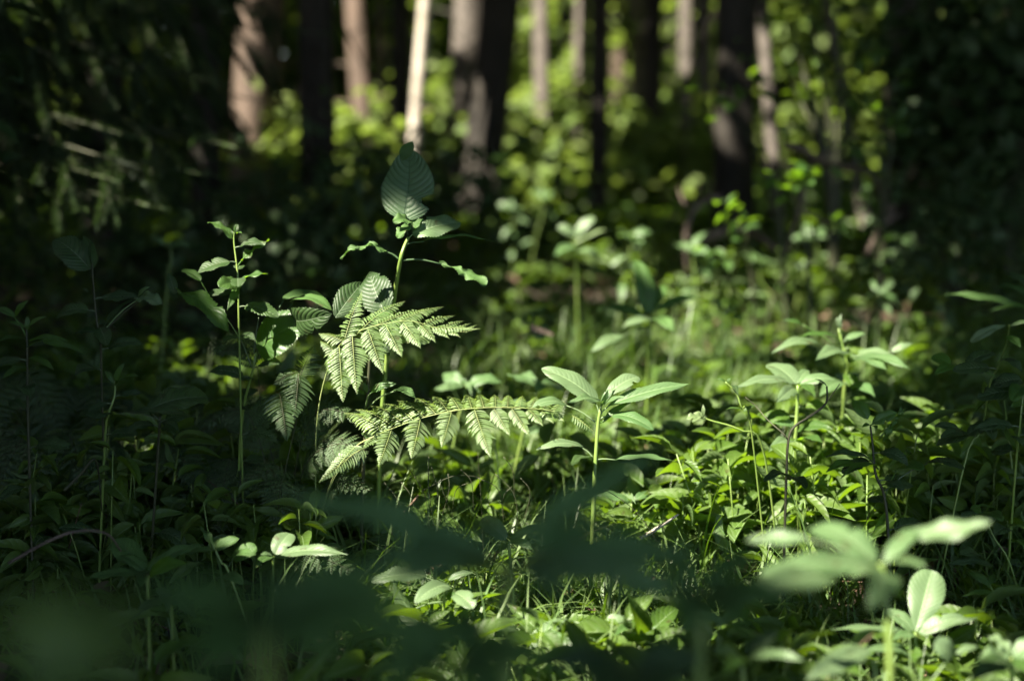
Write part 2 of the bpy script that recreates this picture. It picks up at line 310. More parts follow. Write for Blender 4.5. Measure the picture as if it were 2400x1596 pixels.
M['fern_dark'] = leaf_mat('fern_shaded', (.045, .085, .03), (.065, .11, .04), (.10, .2, .03), tmix=.3, rough=.5, spec=.4, veins=5, vein_col=(.1, .15, .06), bump=.2)  # darker copy of the fern green, shade put into the colour
M['cover'] = leaf_mat('cover_leaf', (.05, .105, .014), (.10, .155, .03), (.22, .38, .012), tmix=.38, rough=.48, spec=.35, veins=7, bump=.3)
M['grass'] = leaf_mat('grass_blade', (.05, .115, .012), (.10, .155, .025), (.2, .38, .012), tmix=.34, rough=.45, spec=.45, detail=False)
M['far'] = leaf_mat('far_foliage', (.08, .13, .025), (.15, .19, .06), (.30, .42, .06), tmix=.42, rough=.6, spec=.25, detail=False)
M['canopy'] = leaf_mat('canopy_leaf', (.035, .07, .02), (.05, .085, .025), (.05, .10, .01), tmix=.12, rough=.6, spec=.2, detail=False)
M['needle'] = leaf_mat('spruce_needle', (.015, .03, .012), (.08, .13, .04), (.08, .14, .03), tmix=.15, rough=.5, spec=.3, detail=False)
M['stem'] = plain_mat('green_stem', (.10, .17, .03), (.15, .20, .05), (60, 60, 20), rough=.4, bump=.15, spec=.5, dist=.001)
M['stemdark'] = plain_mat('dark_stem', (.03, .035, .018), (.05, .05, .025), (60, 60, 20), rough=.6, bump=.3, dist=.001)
M['rachis'] = plain_mat('fern_rachis', (.17, .23, .07), (.26, .28, .12), (50, 50, 50), rough=.45, bump=.1, dist=.001)
M['bark'] = plain_mat('dark_bark', (.012, .010, .008), (.034, .028, .022), (14, 14, 3), bump=.9, dist=.03)
M['pine'] = plain_mat('reddish_bark', (.045, .033, .025), (.12, .082, .062), (14, 14, 3), bump=.8, dist=.02)
M['greybark'] = plain_mat('grey_bark', (.045, .038, .032), (.13, .11, .095), (10, 10, 14), bump=.5, dist=.02)
M['birch'] = plain_mat('pale_bark', (.22, .19, .155), (.46, .41, .35), (10, 10, 16), bump=.3, dist=.01, patch=(.28, .26, .03), patch_scale=7, patch_th=.60)
M['wood'] = plain_mat('dead_wood', (.05, .036, .028), (.15, .11, .088), (30, 30, 30), bump=.5, dist=.005)
M['soil'] = plain_mat('forest_soil', (.010, .009, .006), (.045, .032, .02), (12, 12, 12), rough=.95, bump=1.0, dist=.03, patch=(.02, .04, .01), patch_scale=1.4, patch_th=.5)
M['moss'] = plain_mat('moss', (.03, .055, .008), (.09, .12, .015), (40, 40, 40), rough=.95, bump=.9, dist=.01)
M['litter'] = leaf_mat('dry_litter', (.06, .035, .02), (.22, .14, .10), (.10, .05, .02), tmix=.1, rough=.7, spec=.3, detail=False)

# ------------------------------------------------------------------ the ground
nx, ny = 150, 190
xs = np.sign(np.linspace(-1, 1, nx)) * np.abs(np.linspace(-1, 1, nx)) ** 2.2 * 120
ys = np.concatenate([-np.linspace(1, 0, 40) ** 2.0 * 80, np.linspace(0.02, 1, ny - 40) ** 2.2 * 160])
X, Y = np.meshgrid(xs, ys)
Z = ground_z(X, Y); Z = np.where(np.hypot(X, Y) > 28, np.minimum(Z, .45), Z)
g = MB(); nyr = len(ys)
idx = np.arange(nx * nyr).reshape(nyr, nx)
Fc = np.stack([idx[:-1, :-1], idx[:-1, 1:], idx[1:, 1:], idx[1:, :-1]], -1).reshape(-1, 4)
g.add(np.stack([X, Y, Z], -1).reshape(-1, 3), Fc)
tag(g.build('ground', M['soil']), 'dark soil of the forest floor', kind='structure')

# ------------------------------------------------------------------ single leaves and plants
def leaf(parent, b, tp, w, n=(0, .75, .6), bend=.12, node=None, kind='balsam', fold=.28, serr=.035, nyv=34, nxv=5, bites=(), mat='balsam', twist=0.0, wavy=.012, pet_r=.0011, name='leaf', side=0.0, label=None, var=None, tipcurl=0):
    '''one leaf: b, tp = (px, py, depth) of the blade's base and tip, w = full width in photo pixels'''
    B = W(*b); T = W(*tp); dm = (b[2] + tp[2]) / 2; w = w / FPX * dm
    L = np.linalg.norm(T - B); t0 = (T - B) / L; N = cvec(*n); N = unit(N - t0 * (N @ t0)); Sd = np.cross(t0, N)
    C = (B + T) / 2 + N * bend * L * 2 + Sd * side * L
    vs = np.linspace(0, 1, nyv + 1)[:, None]
    P = (1 - vs) ** 2 * B + 2 * vs * (1 - vs) * C + vs ** 2 * T
    if tipcurl: P = P - N * tipcurl * L * np.clip(vs - .6, 0, 1) ** 2 * 6
    Tg = unit(np.gradient(P, axis=0)); Nn = unit(N[None] - Tg * (Tg @ N)[:, None]); Sv = np.cross(Tg, Nn)
    ang = twist * (vs[:, 0] - .3); ca, sa = np.cos(ang)[:, None], np.sin(ang)[:, None]
    Sv, Nn = Sv * ca + Nn * sa, Nn * ca - Sv * sa
    us = np.linspace(-1, 1, nxv * 2 + 1); V = []; UV = []
    g = np.random.default_rng(int(abs(b[0] * 7 + tp[1] * 13)) + 3); ph = g.random() * 6
    if not bites and nyv >= 20 and g.random() < .4:      # nibbled edges
        v0 = g.uniform(.2, .8); bites = ((1 if g.random() < .5 else -1, v0, v0 + g.uniform(.05, .13), g.uniform(.2, .55)),)
    for i, v in enumerate(vs[:, 0]):
        base = prof(v, kind) * .5 * w
        if i in (0, nyv): base = max(base, w * .01)
        for u in us:
            ww = base
            if abs(u) > .99: ww = base * (1 + (serr * 1.3 if i % 2 else -serr * 1.3)) 
            for (sd, v0, v1, dp) in bites:
                if np.sign(u) == sd and v0 < v < v1:
                    k = math.sin((v - v0) / (v1 - v0) * math.pi) * (.75 + .5 * g.random())
                    ww = min(ww, base * max(.04, 1 - dp * k))
            x = u * ww
            z = fold * abs(x) - .9 * fold * (abs(u) ** 3) * ww * .8
            z += wavy * L * math.sin(v * 14 + ph + (1.7 if u > 0 else 0)) * abs(u) ** 2
            z += .00035 * (L / .12) * math.cos((v - .16 * abs(u) ** 1.5 * 1.5) * 11 * 2 * math.pi) * abs(u) * (1 - abs(u)) * 2.2
            V.append(P[i] + Sv[i] * x + Nn[i] * z); UV.append((u * .5 + .5, v))
    k = len(us)
    Fc = [(i * k + j, i * k + j + 1, (i + 1) * k + j + 1, (i + 1) * k + j) for i in range(nyv) for j in range(k - 1)]
    mb = MB(); vr = g.random() if var is None else var
    mb.add(V, Fc, UV, vr)
    if node is not None:
        nd_ = W(*node) if len(node) == 3 else np.asarray(node)
        mid = (nd_ + B) / 2 + np.array([0, 0, .06]) * np.linalg.norm(nd_ - B)
        m0 = mb.n; tube(mb, [nd_, mid, B + t0 * L * .05], [pet_r * 1.2, pet_r * .8], 5, 6, vr)
        mb.uv[-1][:] = (.5, .5)
    o = mb.build(name, M[mat], parent)
    if label: o['label'] = label
    return o
def proj(p):
    v = np.asarray(p) - [0, 0, CAMH]; d = float(v @ F3); return (1200 + float(v @ R3) / d * FPX, 798 - float(v @ U3) / d * FPX, d)
def plant(name, label, cat, stem, r, leaves, group=None, smat='stem', mat='balsam', extra=(), ground=True, low=0, lowmat=None, lowsize=(60, 110), **kw):
    'stem = [(px,py,d) top ... lowest]; it is carried on down into the soil'
    P = [W(*s) for s in stem]
    if ground:
        lo = P[-1].copy(); gz = float(ground_z(lo[0], lo[1])) - .01
        if lo[2] > gz + .01:
            dirv = P[-1] - P[-2] if len(P) > 1 else np.array([0, 0, -1.0])
            k = (lo[2] - gz)
            off = np.clip(dirv[:2] / max(.001, abs(dirv[2])) * k * .5, -.05, .05)
            P.append(np.array([lo[0] + off[0], lo[1] + off[1], gz]))
    root = empty(name, P[-1], label, cat, group)
    mb = MB(); tube(mb, P[::-1], [r, r * .9, r * .6], 9, 22, .5, rough=.1, seed=len(P))
    for e in extra: tube(mb, [W(*q) for q in e[0]], [e[1], e[1] * .6], 6, 10, .5)
    mb.build('stem', M[smat], root)
    for lf in leaves:
        b, t_, w = lf[:3]; o = dict(mat=mat); o.update(kw)
        if len(lf) > 3: o.update(lf[3])
        d0 = stem[0][2]
        bb = b if len(b) == 3 else (*b, d0); tt = t_ if len(t_) == 3 else (*t_, d0)
        leaf(root, bb, tt, w, **o)
    if low:
        g_ = np.random.default_rng(int(stem[0][0] * 3 + stem[0][1])); Q = spline(P, 60); i0 = int(60 * .22)
        for i in range(low):
            q = Q[min(57, int(i0 + (56 - i0) * (i + .6 * g_.random()) / low))]; b = proj(q); a = i * 2.4 + g_.random(); L = g_.uniform(*lowsize) * 2.2 / b[2]
            b1 = (b[0] + math.cos(a) * L * .18, b[1] - 4, b[2] - math.sin(a) * .012)
            tt = (b[0] + math.cos(a) * L, b[1] + g_.uniform(-18, 26) + 14 * math.sin(a), b[2] - math.sin(a) * .05)
            leaf(root, b1, tt, L * g_.uniform(.36, .52), n=(.15 * math.cos(a), .8, .6), nyv=20, nxv=4, bend=g_.uniform(.02, .2), wavy=.02, kind=['balsam', 'broad'][i % 2], mat=lowmat or mat, node=b, serr=kw.get('serr', .06), var=g_.random())
    return root

# ---- the tall grazed herb
D = 2.25
plant('balsam_plant', 'tallest herb in focus, nibbled leaves, one big upright dark leaf at its top', 'herb',
    [(958, 556, D), (947, 580, D), (938, 612, D), (924, 698, D + .05), (909, 816, D + .09), (898, 931, D + .11), (890, 1060, D + .13)], .0042, [
    ((946, 516, D), (958, 350, D + .02), 126, dict(n=(-.12, .25, 1), kind='broad', bend=-.05, fold=.12, serr=.03, nyv=60, nxv=8, wavy=.022, twist=.25, bites=((1, .20, .38, .42),), node=(956, 552, D), var=.1, side=.04, mat='topleaf', label='big upright dark green leaf')),
    ((944, 376, D + .018), (968, 332, D + .028), 34, dict(n=(-.3, .2, 1), kind='narrow', mat='bluish', nyv=10, nxv=2, var=.2)),
    ((958, 520, D), (920, 522, D - .03), 34, dict(n=(0, .5, 1), mat='bluish', kind='broad', wavy=.08, serr=.06, nyv=16, bend=.2, var=1)),
    ((958, 530, D), (932, 560, D - .03), 30, dict(n=(-.3, .5, 1), mat='bluish', kind='broad', wavy=.08, serr=.06, nyv=16, var=1)),
    ((968, 540, D), (990, 513, D), 22, dict(n=(-.5, .5, .8), mat='bluish', nyv=14, wavy=.05)),
    ((962, 540, D), (975, 508, D + .01), 14, dict(n=(.5, .5, .8), mat='bluish', nyv=12, wavy=.05)),
    ((966, 548, D), (1079, 521, D + .03), 62, dict(n=(.1, .7, .9), kind='broad', bend=.10, fold=.3, serr=.05, nyv=40, mat='balsam', node=(952, 570, D), wavy=.03, var=.8, side=.08)),
    ((985, 567, D), (1160, 568, D + .06), 34, dict(n=(0, 1, .28), kind='narrow', bend=.07, fold=.4, serr=.05, nyv=44, mat='bluish', node=(950, 575, D), var=1)),
    ((906, 588, D), (796, 606, D - .02), 30, dict(n=(0, .9, .5), kind='broad', bend=.20, mat='bluish', node=(938, 611, D), bites=((1, .1, .3, .9), (-1, .15, .42, .95), (1, .35, .75, .9), (-1, .5, .72, .9)), wavy=.07, serr=.15, nyv=40, pet_r=.0016, label='leaf eaten down to ragged shreds')),
    ((1030, 617, D), (1140, 668, D - .02), 36, dict(n=(.1, .8, .7), kind='obovate', bend=.06, mat='bluish', node=(940, 611, D), bites=((1, .05, .35, .95), (-1, .1, .3, .8), (-1, .38, .6, .85), (1, .5, .62, .6)), wavy=.06, serr=.12, nyv=44, pet_r=.0016, var=1, label='half eaten narrow leaf')),
    ], mat='bluish')
# ---- herb in the middle
D = 2.2
plant('balsam_plant', 'sunlit herb right of the fern tip, on a thick yellow green stem in the grass', 'herb',
    [(1408, 958, D), (1402, 990, D), (1397, 1060, D), (1392, 1160, D), (1387, 1285, D)], .0036, [
    ((1398, 942, D), (1269, 864, D + .02), 62, dict(n=(.25, .75, .75), bend=.10, kind='broad', nyv=46, nxv=6, fold=.22, node=(1404, 972, D), var=.9, serr=.03)),
    ((1412, 938, D), (1497, 883, D + .03), 46, dict(n=(-.35, .6, .8), kind='obovate', bend=.12, nyv=40, node=(1406, 965, D), var=1)),
    ((1424, 950, D), (1618, 899, D + .02), 40, dict(n=(-.1, .72, .7), bend=.05, kind='balsam', nyv=50, fold=.3, node=(1404, 978, D), var=.3)),
    ((1436, 972, D), (1532, 1008, D - .04), 40, dict(n=(.2, .75, .75), bend=.12, kind='broad', node=(1402, 984, D), var=0)),
    ((1325, 948, D), (1247, 955, D - .03), 32, dict(n=(.1, .85, .6), bend=.16, kind='broad', node=(1395, 989, D), bites=((-1, .82, .93, .7),), var=.7)),
    ((1412, 950, D), (1330, 944, D - .05), 26, dict(n=(0, .8, .7), bend=.16, wavy=.03, var=.5, node=(1404, 972, D))),
    ((1366, 1047, D), (1255, 1055, D - .03), 28, dict(n=(0, .8, .65), bend=.14, kind='balsam', node=(1392, 1076, D), var=1)),
    ((1385, 1080, D), (1340, 1090, D - .08), 30, dict(n=(0, 1, .4), kind='broad', mat='dark')),
    ((1440, 1078, D), (1583, 1082, D - .02), 26, dict(n=(0, .9, .35), bend=.08, node=(1393, 1078, D), var=.2)),
    ((1412, 990, D), (1480, 942, D + .02), 18, dict(n=(-.3, .6, .8), mat='sapling', node=(1402, 992, D), var=.5)),
    ((1410, 950, D), (1440, 908, D), 20, dict(n=(-.6, .3, .8), nyv=20, var=.2)),
    ((1408, 950, D), (1425, 912, D - .01), 14, dict(n=(.4, .3, .8), nyv=20, var=.2)),
    ((1416, 952, D), (1465, 930, D - .03), 18, dict(n=(-.2, .8, .6), nyv=20, var=.4)),
    ])
# ---- ferns
PIN = leaf_tpl(4, 1, 'obovate', fold=.25, droop=.22)
def pinna(mb, st, B, T, N, w, npair, bend=.1, droop=.25, var=.5, jit=.06):
    g = np.random.default_rng(int(abs(B[0] * 9e4 + T[2] * 7e4)) % 2**31)
    L = np.linalg.norm(T - B); t0 = (T - B) / L; N = unit(N - t0 * (N @ t0))
    C = (B + T) / 2 + N * bend * L; v = np.linspace(0.0, 1, npair + 1)[:, None]
    P = (1 - v) ** 2 * B + 2 * v * (1 - v) * C + v ** 2 * T
    Tg = unit(np.gradient(P, axis=0)); Nn = unit(N - Tg * (Tg @ N)[:, None]); Sd = np.cross(Tg, Nn)
    vv = v[1:, 0]; ln = w * np.clip(np.minimum((.55 + 2.2 * vv), 1) * (1 - vv ** 1.5) + .05, 0, 1)
    step = L / npair
    for s in (-1, 1):
        off = (.0 if s < 0 else .5) * step
        p = P[1:] - Tg[1:] * off
        fwd = .34 + .25 * vv
        Yd = unit(Sd[1:] * s + Tg[1:] * fwd[:, None] - Nn[1:] * (droop * (.5 + g.random(npair)[:, None])) + g.normal(0, jit, (npair, 3)))
        Xd = unit(np.cross(Yd, Nn[1:])); Zd = np.cross(Xd, Yd)
        l = ln * (1 + .1 * g.normal(size=npair))
        mb.inst(PIN, p, Xd * (step * .86), Yd * l[:, None], Zd * l[:, None] * .8, np.clip(var + .25 * g.normal(size=npair), 0, 1))
    tube(st, P, [max(.0003, w * .02), .0002], 4, None, .5)
def frond(parent, rach, pins, r0=.0013, mat='fern', label=None, name='frond', auto=None, n=(0, .75, .7), flip=1):
    P = spline([W(*q) for q in rach], 40); mb = MB(); st = MB()
    tube(st, P, [r0, r0 * .5, r0 * .2], 6, None, .5)
    for q in pins:
        b, t_, w = q[:3]; o = q[3] if len(q) > 3 else {}
        pinna(mb, st, W(*b), W(*t_), cvec(*o.get('n', n)), w * 1.5 / FPX * b[2], o.get('k', 20), o.get('bend', .12), o.get('droop', .25), o.get('var', .5))
    if auto:      # (n pinna pairs, longest in metres, start fraction, spread vector up, width factor)
        k, Lmax, f0, Nup = auto[:4]; N = cvec(*Nup)
        for i in range(k):
            f = f0 + (1 - f0) * (i + .3) / k; j = min(38, int(f * 39)); p = P[j]; T = unit(P[j + 1] - P[max(0, j - 1)])
            Nn = unit(N - T * (T @ N)); Sd = np.cross(T, Nn); fr = (i + .3) / k
            L = Lmax * min(1, .55 + 1.6 * fr) * (1 - fr ** 1.6) + .008
            for s in (-1, 1):
                tip = p + L * unit(Sd * s + T * .55 - Nn * .25)
                pinna(mb, st, p, tip, Nn, L * .20 + .003, max(6, int(L / .0038)), .1, .2, .4)
    o = mb.build(name, M[mat], parent)
    if label: o['label'] = label
    s_ = st.build('rachis', M['stemdark' if mat == 'fern_dark' else 'rachis'], o)
    return o
FR = empty('fern', (W(760, 1300, 2.3)[0], W(760, 1300, 2.3)[1], float(ground_z(-.3, 2.27))), 'arching fern in the middle, two sunlit fronds over shaded ones', 'fern')
d1 = 2.2
up = dict(n=(.0, .8, .65))
frond(FR, [(740, 1270, 2.32), (742, 1000, 2.28), (770, 860, 2.24), (808, 795, 2.22), (853, 772, d1), (898, 760, d1), (960, 752, d1), (1020, 768, d1), (1080, 778, d1), (1124, 770, d1 - .01)], [
    ((795, 812, d1), (803, 940, d1 - .07), 31, dict(k=22, n=(.1, .35, 1), bend=.08)),
    ((826, 788, d1), (836, 921, d1 - .07), 29, dict(k=22, n=(.0, .35, 1), bend=.1)),
    ((862, 772, d1), (897, 874, d1 - .06), 24, dict(k=20, n=(.1, .35, 1), bend=.08)),
    ((904, 762, d1), (941, 835, d1 - .05), 22, dict(k=17, n=(.1, .35, 1), bend=.08)),
    ((945, 756, d1), (985, 815, d1 - .04), 19, dict(k=14, n=(.1, .35, 1), bend=.08)),
    ((985, 762, d1), (1020, 802, d1 - .03), 14, dict(k=11)),
    ((1020, 770, d1), (1052, 793, d1 - .02), 10, dict(k=8)), ((1050, 776, d1), (1078, 790, d1 - .02), 8, dict(k=6)),
    ((805, 800, d1), (748, 782, d1 + .03), 20, dict(k=14, n=(0, .8, .6))),
    ((790, 830, d1), (752, 800, d1 + .03), 18, dict(k=12, n=(0, .8, .6))),
    ((808, 795, d1), (848, 684, d1 + .05), 26, dict(k=20, n=(-.5, .4, .8), bend=.06)),
    ((838, 782, d1), (950, 706, d1 + .07), 26, dict(k=24, n=(-.2, .6, .8), bend=.16)),
    ((880, 764, d1), (1018, 728, d1 + .07), 24, dict(k=24, n=(-.1, .7, .75), bend=.14)),
    ((935, 754, d1), (1040, 719, d1 + .06), 20, dict(k=20, n=(-.2, .7, .75), bend=.10)),
    ((990, 762, d1), (1066, 740, d1 + .04), 15, dict(k=14, n=(-.2, .7, .75))),
    ((1030, 772, d1), (1088, 752, d1 + .03), 11, dict(k=10)), ((1060, 776, d1), (1104, 758, d1 + .02), 9, dict(k=7)), ((1085, 777, d1), (1118, 762, d1 + .01), 6, dict(k=5)),
    ((1010, 768, d1), (1124, 771, d1 - .01), 12, dict(k=16, n=(0, .8, .6), bend=.02)),
    ], label='upper sunlit frond')
frond(FR, [(735, 1270, 2.3), (780, 1120, 2.24), (830, 1050, 2.2), (879, 1022, 2.18), (923, 1003, d1), (987, 980, d1), (1067, 962, d1), (1146, 955, d1), (1242, 957, d1), (1300, 964, d1), (1345, 975, d1), (1392, 1010, d1)], [
    ((918, 1006, d1), (888, 1090, d1 - .07), 27, dict(k=20, n=(.25, .35, 1), bend=.08, var=.8)),
    ((985, 984, d1), (964, 1074, d1 - .07), 27, dict(k=21, n=(.25, .35, 1), bend=.08, var=.8)),
    ((1058, 966, d1), (1035, 1047, d1 - .06), 25, dict(k=19, n=(.2, .35, 1), bend=.08, var=.8)),
    ((1112, 960, d1), (1149, 1070, d1 - .07), 26, dict(k=22, n=(-.05, .35, 1), bend=.08)),
    ((1158, 958, d1), (1194, 1020, d1 - .05), 19, dict(k=16, n=(-.05, .35, 1))),
    ((1200, 958, d1), (1240, 1020, d1 - .05), 19, dict(k=16, n=(-.05, .35, 1))),
    ((1238, 960, d1), (1272, 998, d1 - .04), 15, dict(k=12)), ((1270, 964, d1), (1297, 992, d1 - .03), 12, dict(k=9)), ((1300, 968, d1), (1322, 988, d1 - .02), 9, dict(k=7)),
    ((885, 1022, d1), (852, 1050, d1 - .05), 16, dict(k=10)),
    ((905, 1012, d1), (806, 968, d1 + 0.110), 25, dict(k=20, n=(0, .8, .6), bend=.12)),
    ((925, 1003, d1), (834, 960, d1 + 0.106), 24, dict(k=19, n=(0, .8, .6), bend=.12)),
    ((948, 994, d1), (870, 952, d1 + 0.102), 23, dict(k=18, n=(0, .8, .6), bend=.12)),
    ((970, 986, d1), (898, 946, d1 + 0.098), 23, dict(k=18, n=(0, .8, .6), bend=.12)),
    ((995, 978, d1), (931, 939, d1 + 0.094), 22, dict(k=17, n=(0, .8, .6), bend=.12)),
    ((1022, 971, d1), (971, 933, d1 + 0.090), 21, dict(k=17, n=(0, .8, .6), bend=.12)),
    ((1050, 965, d1), (1014, 929, d1 + 0.086), 20, dict(k=16, n=(0, .8, .6), bend=.12)),
    ((1078, 962, d1), (1049, 927, d1 + 0.082), 19, dict(k=15, n=(0, .8, .6), bend=.12)),
    ((1106, 959, d1), (1093, 925, d1 + 0.078), 19, dict(k=15, n=(0, .8, .6), bend=.12)),
    ((1134, 956, d1), (1122, 924, d1 + 0.074), 18, dict(k=14, n=(0, .8, .6), bend=.12)),
    ((1162, 956, d1), (1160, 925, d1 + 0.070), 17, dict(k=14, n=(0, .8, .6), bend=.12)),
    ((1190, 956, d1), (1192, 926, d1 + 0.066), 16, dict(k=13, n=(0, .8, .6), bend=.12)),
    ((1218, 956, d1), (1225, 928, d1 + 0.062), 15, dict(k=12, n=(0, .8, .6), bend=.12)),
    ((1246, 957, d1), (1258, 930, d1 + 0.058), 15, dict(k=12, n=(0, .8, .6), bend=.12)),
    ((1272, 961, d1), (1291, 935, d1 + 0.054), 14, dict(k=11, n=(0, .8, .6), bend=.12)),
    ((1296, 964, d1), (1329, 940, d1 + 0.050), 13, dict(k=11, n=(0, .8, .6), bend=.12)),
    ((1340, 975, d1), (1400, 1020, d1), 14, dict(k=12, n=(0, .8, .6), var=.2)),
    ], label='lower sunlit frond with hanging leaflets', r0=.0015)
frond(FR, [(735, 1275, 2.3), (770, 1150, 2.22), (815, 1075, 2.16), (853, 1049, 2.12)], [((853, 1049, 2.12), (749, 1128, 2.06), 24, dict(k=22, n=(.3, .6, .9), bend=.16))], label='small frond curling down to the left')
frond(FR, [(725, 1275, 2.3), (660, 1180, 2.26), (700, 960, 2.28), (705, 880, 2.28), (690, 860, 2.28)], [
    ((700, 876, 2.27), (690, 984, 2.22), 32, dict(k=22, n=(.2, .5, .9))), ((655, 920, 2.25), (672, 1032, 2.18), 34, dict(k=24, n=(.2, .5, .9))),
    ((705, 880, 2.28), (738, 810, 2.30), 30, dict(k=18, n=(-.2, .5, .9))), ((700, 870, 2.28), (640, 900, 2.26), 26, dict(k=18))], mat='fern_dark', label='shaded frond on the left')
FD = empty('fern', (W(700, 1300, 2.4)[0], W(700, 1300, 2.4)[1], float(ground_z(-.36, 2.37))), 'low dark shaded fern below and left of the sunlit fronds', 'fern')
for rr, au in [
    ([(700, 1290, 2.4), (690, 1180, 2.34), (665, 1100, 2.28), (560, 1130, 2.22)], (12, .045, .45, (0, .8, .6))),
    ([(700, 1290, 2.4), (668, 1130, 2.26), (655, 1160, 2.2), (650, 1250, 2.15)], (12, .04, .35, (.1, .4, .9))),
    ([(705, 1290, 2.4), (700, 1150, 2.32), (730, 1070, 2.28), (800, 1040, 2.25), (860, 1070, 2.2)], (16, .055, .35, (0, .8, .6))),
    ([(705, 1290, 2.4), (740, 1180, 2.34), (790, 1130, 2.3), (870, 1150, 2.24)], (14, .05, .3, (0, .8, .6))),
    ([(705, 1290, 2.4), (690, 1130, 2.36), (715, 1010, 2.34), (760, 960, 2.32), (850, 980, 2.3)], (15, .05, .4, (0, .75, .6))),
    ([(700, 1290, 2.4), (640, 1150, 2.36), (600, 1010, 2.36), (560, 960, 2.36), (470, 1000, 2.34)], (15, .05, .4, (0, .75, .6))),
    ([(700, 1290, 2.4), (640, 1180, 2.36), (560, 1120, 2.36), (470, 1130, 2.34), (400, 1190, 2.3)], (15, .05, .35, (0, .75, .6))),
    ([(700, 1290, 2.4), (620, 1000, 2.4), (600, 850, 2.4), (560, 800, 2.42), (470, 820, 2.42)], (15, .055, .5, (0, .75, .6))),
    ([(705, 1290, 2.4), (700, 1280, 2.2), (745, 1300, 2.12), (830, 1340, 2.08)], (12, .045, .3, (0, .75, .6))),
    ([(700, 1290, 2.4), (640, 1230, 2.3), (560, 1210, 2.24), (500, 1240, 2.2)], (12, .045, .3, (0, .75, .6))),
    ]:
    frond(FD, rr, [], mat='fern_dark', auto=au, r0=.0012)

g0 = np.random.default_rng(71)
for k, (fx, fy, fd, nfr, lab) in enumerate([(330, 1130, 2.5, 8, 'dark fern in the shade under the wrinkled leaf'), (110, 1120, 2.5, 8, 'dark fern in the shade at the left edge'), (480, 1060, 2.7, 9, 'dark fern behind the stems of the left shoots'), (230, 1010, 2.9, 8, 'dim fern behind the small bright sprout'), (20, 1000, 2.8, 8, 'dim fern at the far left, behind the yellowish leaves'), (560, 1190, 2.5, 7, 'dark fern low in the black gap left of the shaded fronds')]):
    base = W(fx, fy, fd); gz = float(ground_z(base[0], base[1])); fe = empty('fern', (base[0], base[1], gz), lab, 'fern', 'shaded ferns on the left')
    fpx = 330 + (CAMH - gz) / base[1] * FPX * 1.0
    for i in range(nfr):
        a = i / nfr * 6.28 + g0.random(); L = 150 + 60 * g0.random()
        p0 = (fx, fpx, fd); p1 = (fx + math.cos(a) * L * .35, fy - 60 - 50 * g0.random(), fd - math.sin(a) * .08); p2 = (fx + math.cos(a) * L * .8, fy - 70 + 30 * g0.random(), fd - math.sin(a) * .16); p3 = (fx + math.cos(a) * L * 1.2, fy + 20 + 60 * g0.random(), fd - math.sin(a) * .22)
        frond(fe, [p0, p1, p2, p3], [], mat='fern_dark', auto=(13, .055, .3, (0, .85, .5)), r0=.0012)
# ---- broad leaves round the fern
plant('sapling', 'broad dark leaved sapling between fern and the tall grazed herb', 'sapling',
    [(880, 720, 2.28), (870, 800, 2.3), (860, 950, 2.32), (850, 1150, 2.35)], .003, [
    ((905, 740, 2.27), (866, 638, 2.32), 84, dict(n=(-.35, .45, .9), kind='balsam', mat='dark', node=(878, 730, 2.28), var=0, label='leaf with pale forked veins')),
    ((785, 745, 2.26), (852, 662, 2.32), 62, dict(n=(.3, .5, .9), kind='balsam', mat='dark', node=(872, 780, 2.29), var=0)),
    ((870, 740, 2.28), (935, 790, 2.2), 60, dict(n=(0, .8, .6), kind='broad', mat='bluish', var=.3)),
    ((890, 770, 2.24), (1010, 800, 2.23), 70, dict(n=(.1, .55, .9), kind='broad', mat='fern', node=(868, 800, 2.3), var=.8, label='pale leaf behind the frond')),
    ((868, 920, 2.22), (932, 900, 2.2), 26, dict(n=(-.2, .7, .8), kind='balsam', mat='balsam', node=(856, 960, 2.32))),
    ((925, 915, 2.26), (975, 935, 2.2), 30, dict(n=(.2, .7, .8), kind='balsam', mat='balsam', node=(858, 960, 2.32))),
    ((855, 925, 2.3), (835, 915, 2.3), 14, dict(mat='sapling')), ((860, 920, 2.3), (852, 895, 2.3), 12, dict(mat='sapling')),
    ], smat='stemdark', low=6, lowmat='dark')
plant('sapling', 'broad leaved sapling left of the fern, one leaf folded over', 'sapling',
    [(600, 828, 2.3), (592, 870, 2.3), (570, 960, 2.33), (560, 1100, 2.36)], .0025, [
    ((606, 822, 2.3), (722, 748, 2.28), 118, dict(n=(-.45, .45, .9), kind='broad', mat='sapling', node=(598, 850, 2.3), bend=.10, var=.1, nyv=44, label='large half sunlit leaf')),
    ((690, 745, 2.3), (778, 735, 2.22), 70, dict(n=(.1, -.2, 1), kind='broad', mat='dark', bend=.2, var=.3, node=(620, 830, 2.3))),
    ((682, 708, 2.3), (778, 728, 2.26), 44, dict(n=(.0, .9, .35), kind='broad', mat='bluish', bend=.18, var=.3, node=(620, 830, 2.3))),
    ((662, 700, 2.34), (760, 696, 2.36), 40, dict(n=(.0, .9, .5), kind='broad', mat='bluish', bend=.12, var=.1, node=(600, 850, 2.32))),
    ((606, 745, 2.3), (622, 718, 2.3), 14, dict(mat='dark', node=(595, 830, 2.3), n=(-.8, .2, .6))),
    ((560, 790, 2.3), (600, 800, 2.25), 30, dict(mat='dark', node=(590, 860, 2.3))),
    ], smat='stem', low=8, lowmat='dark')
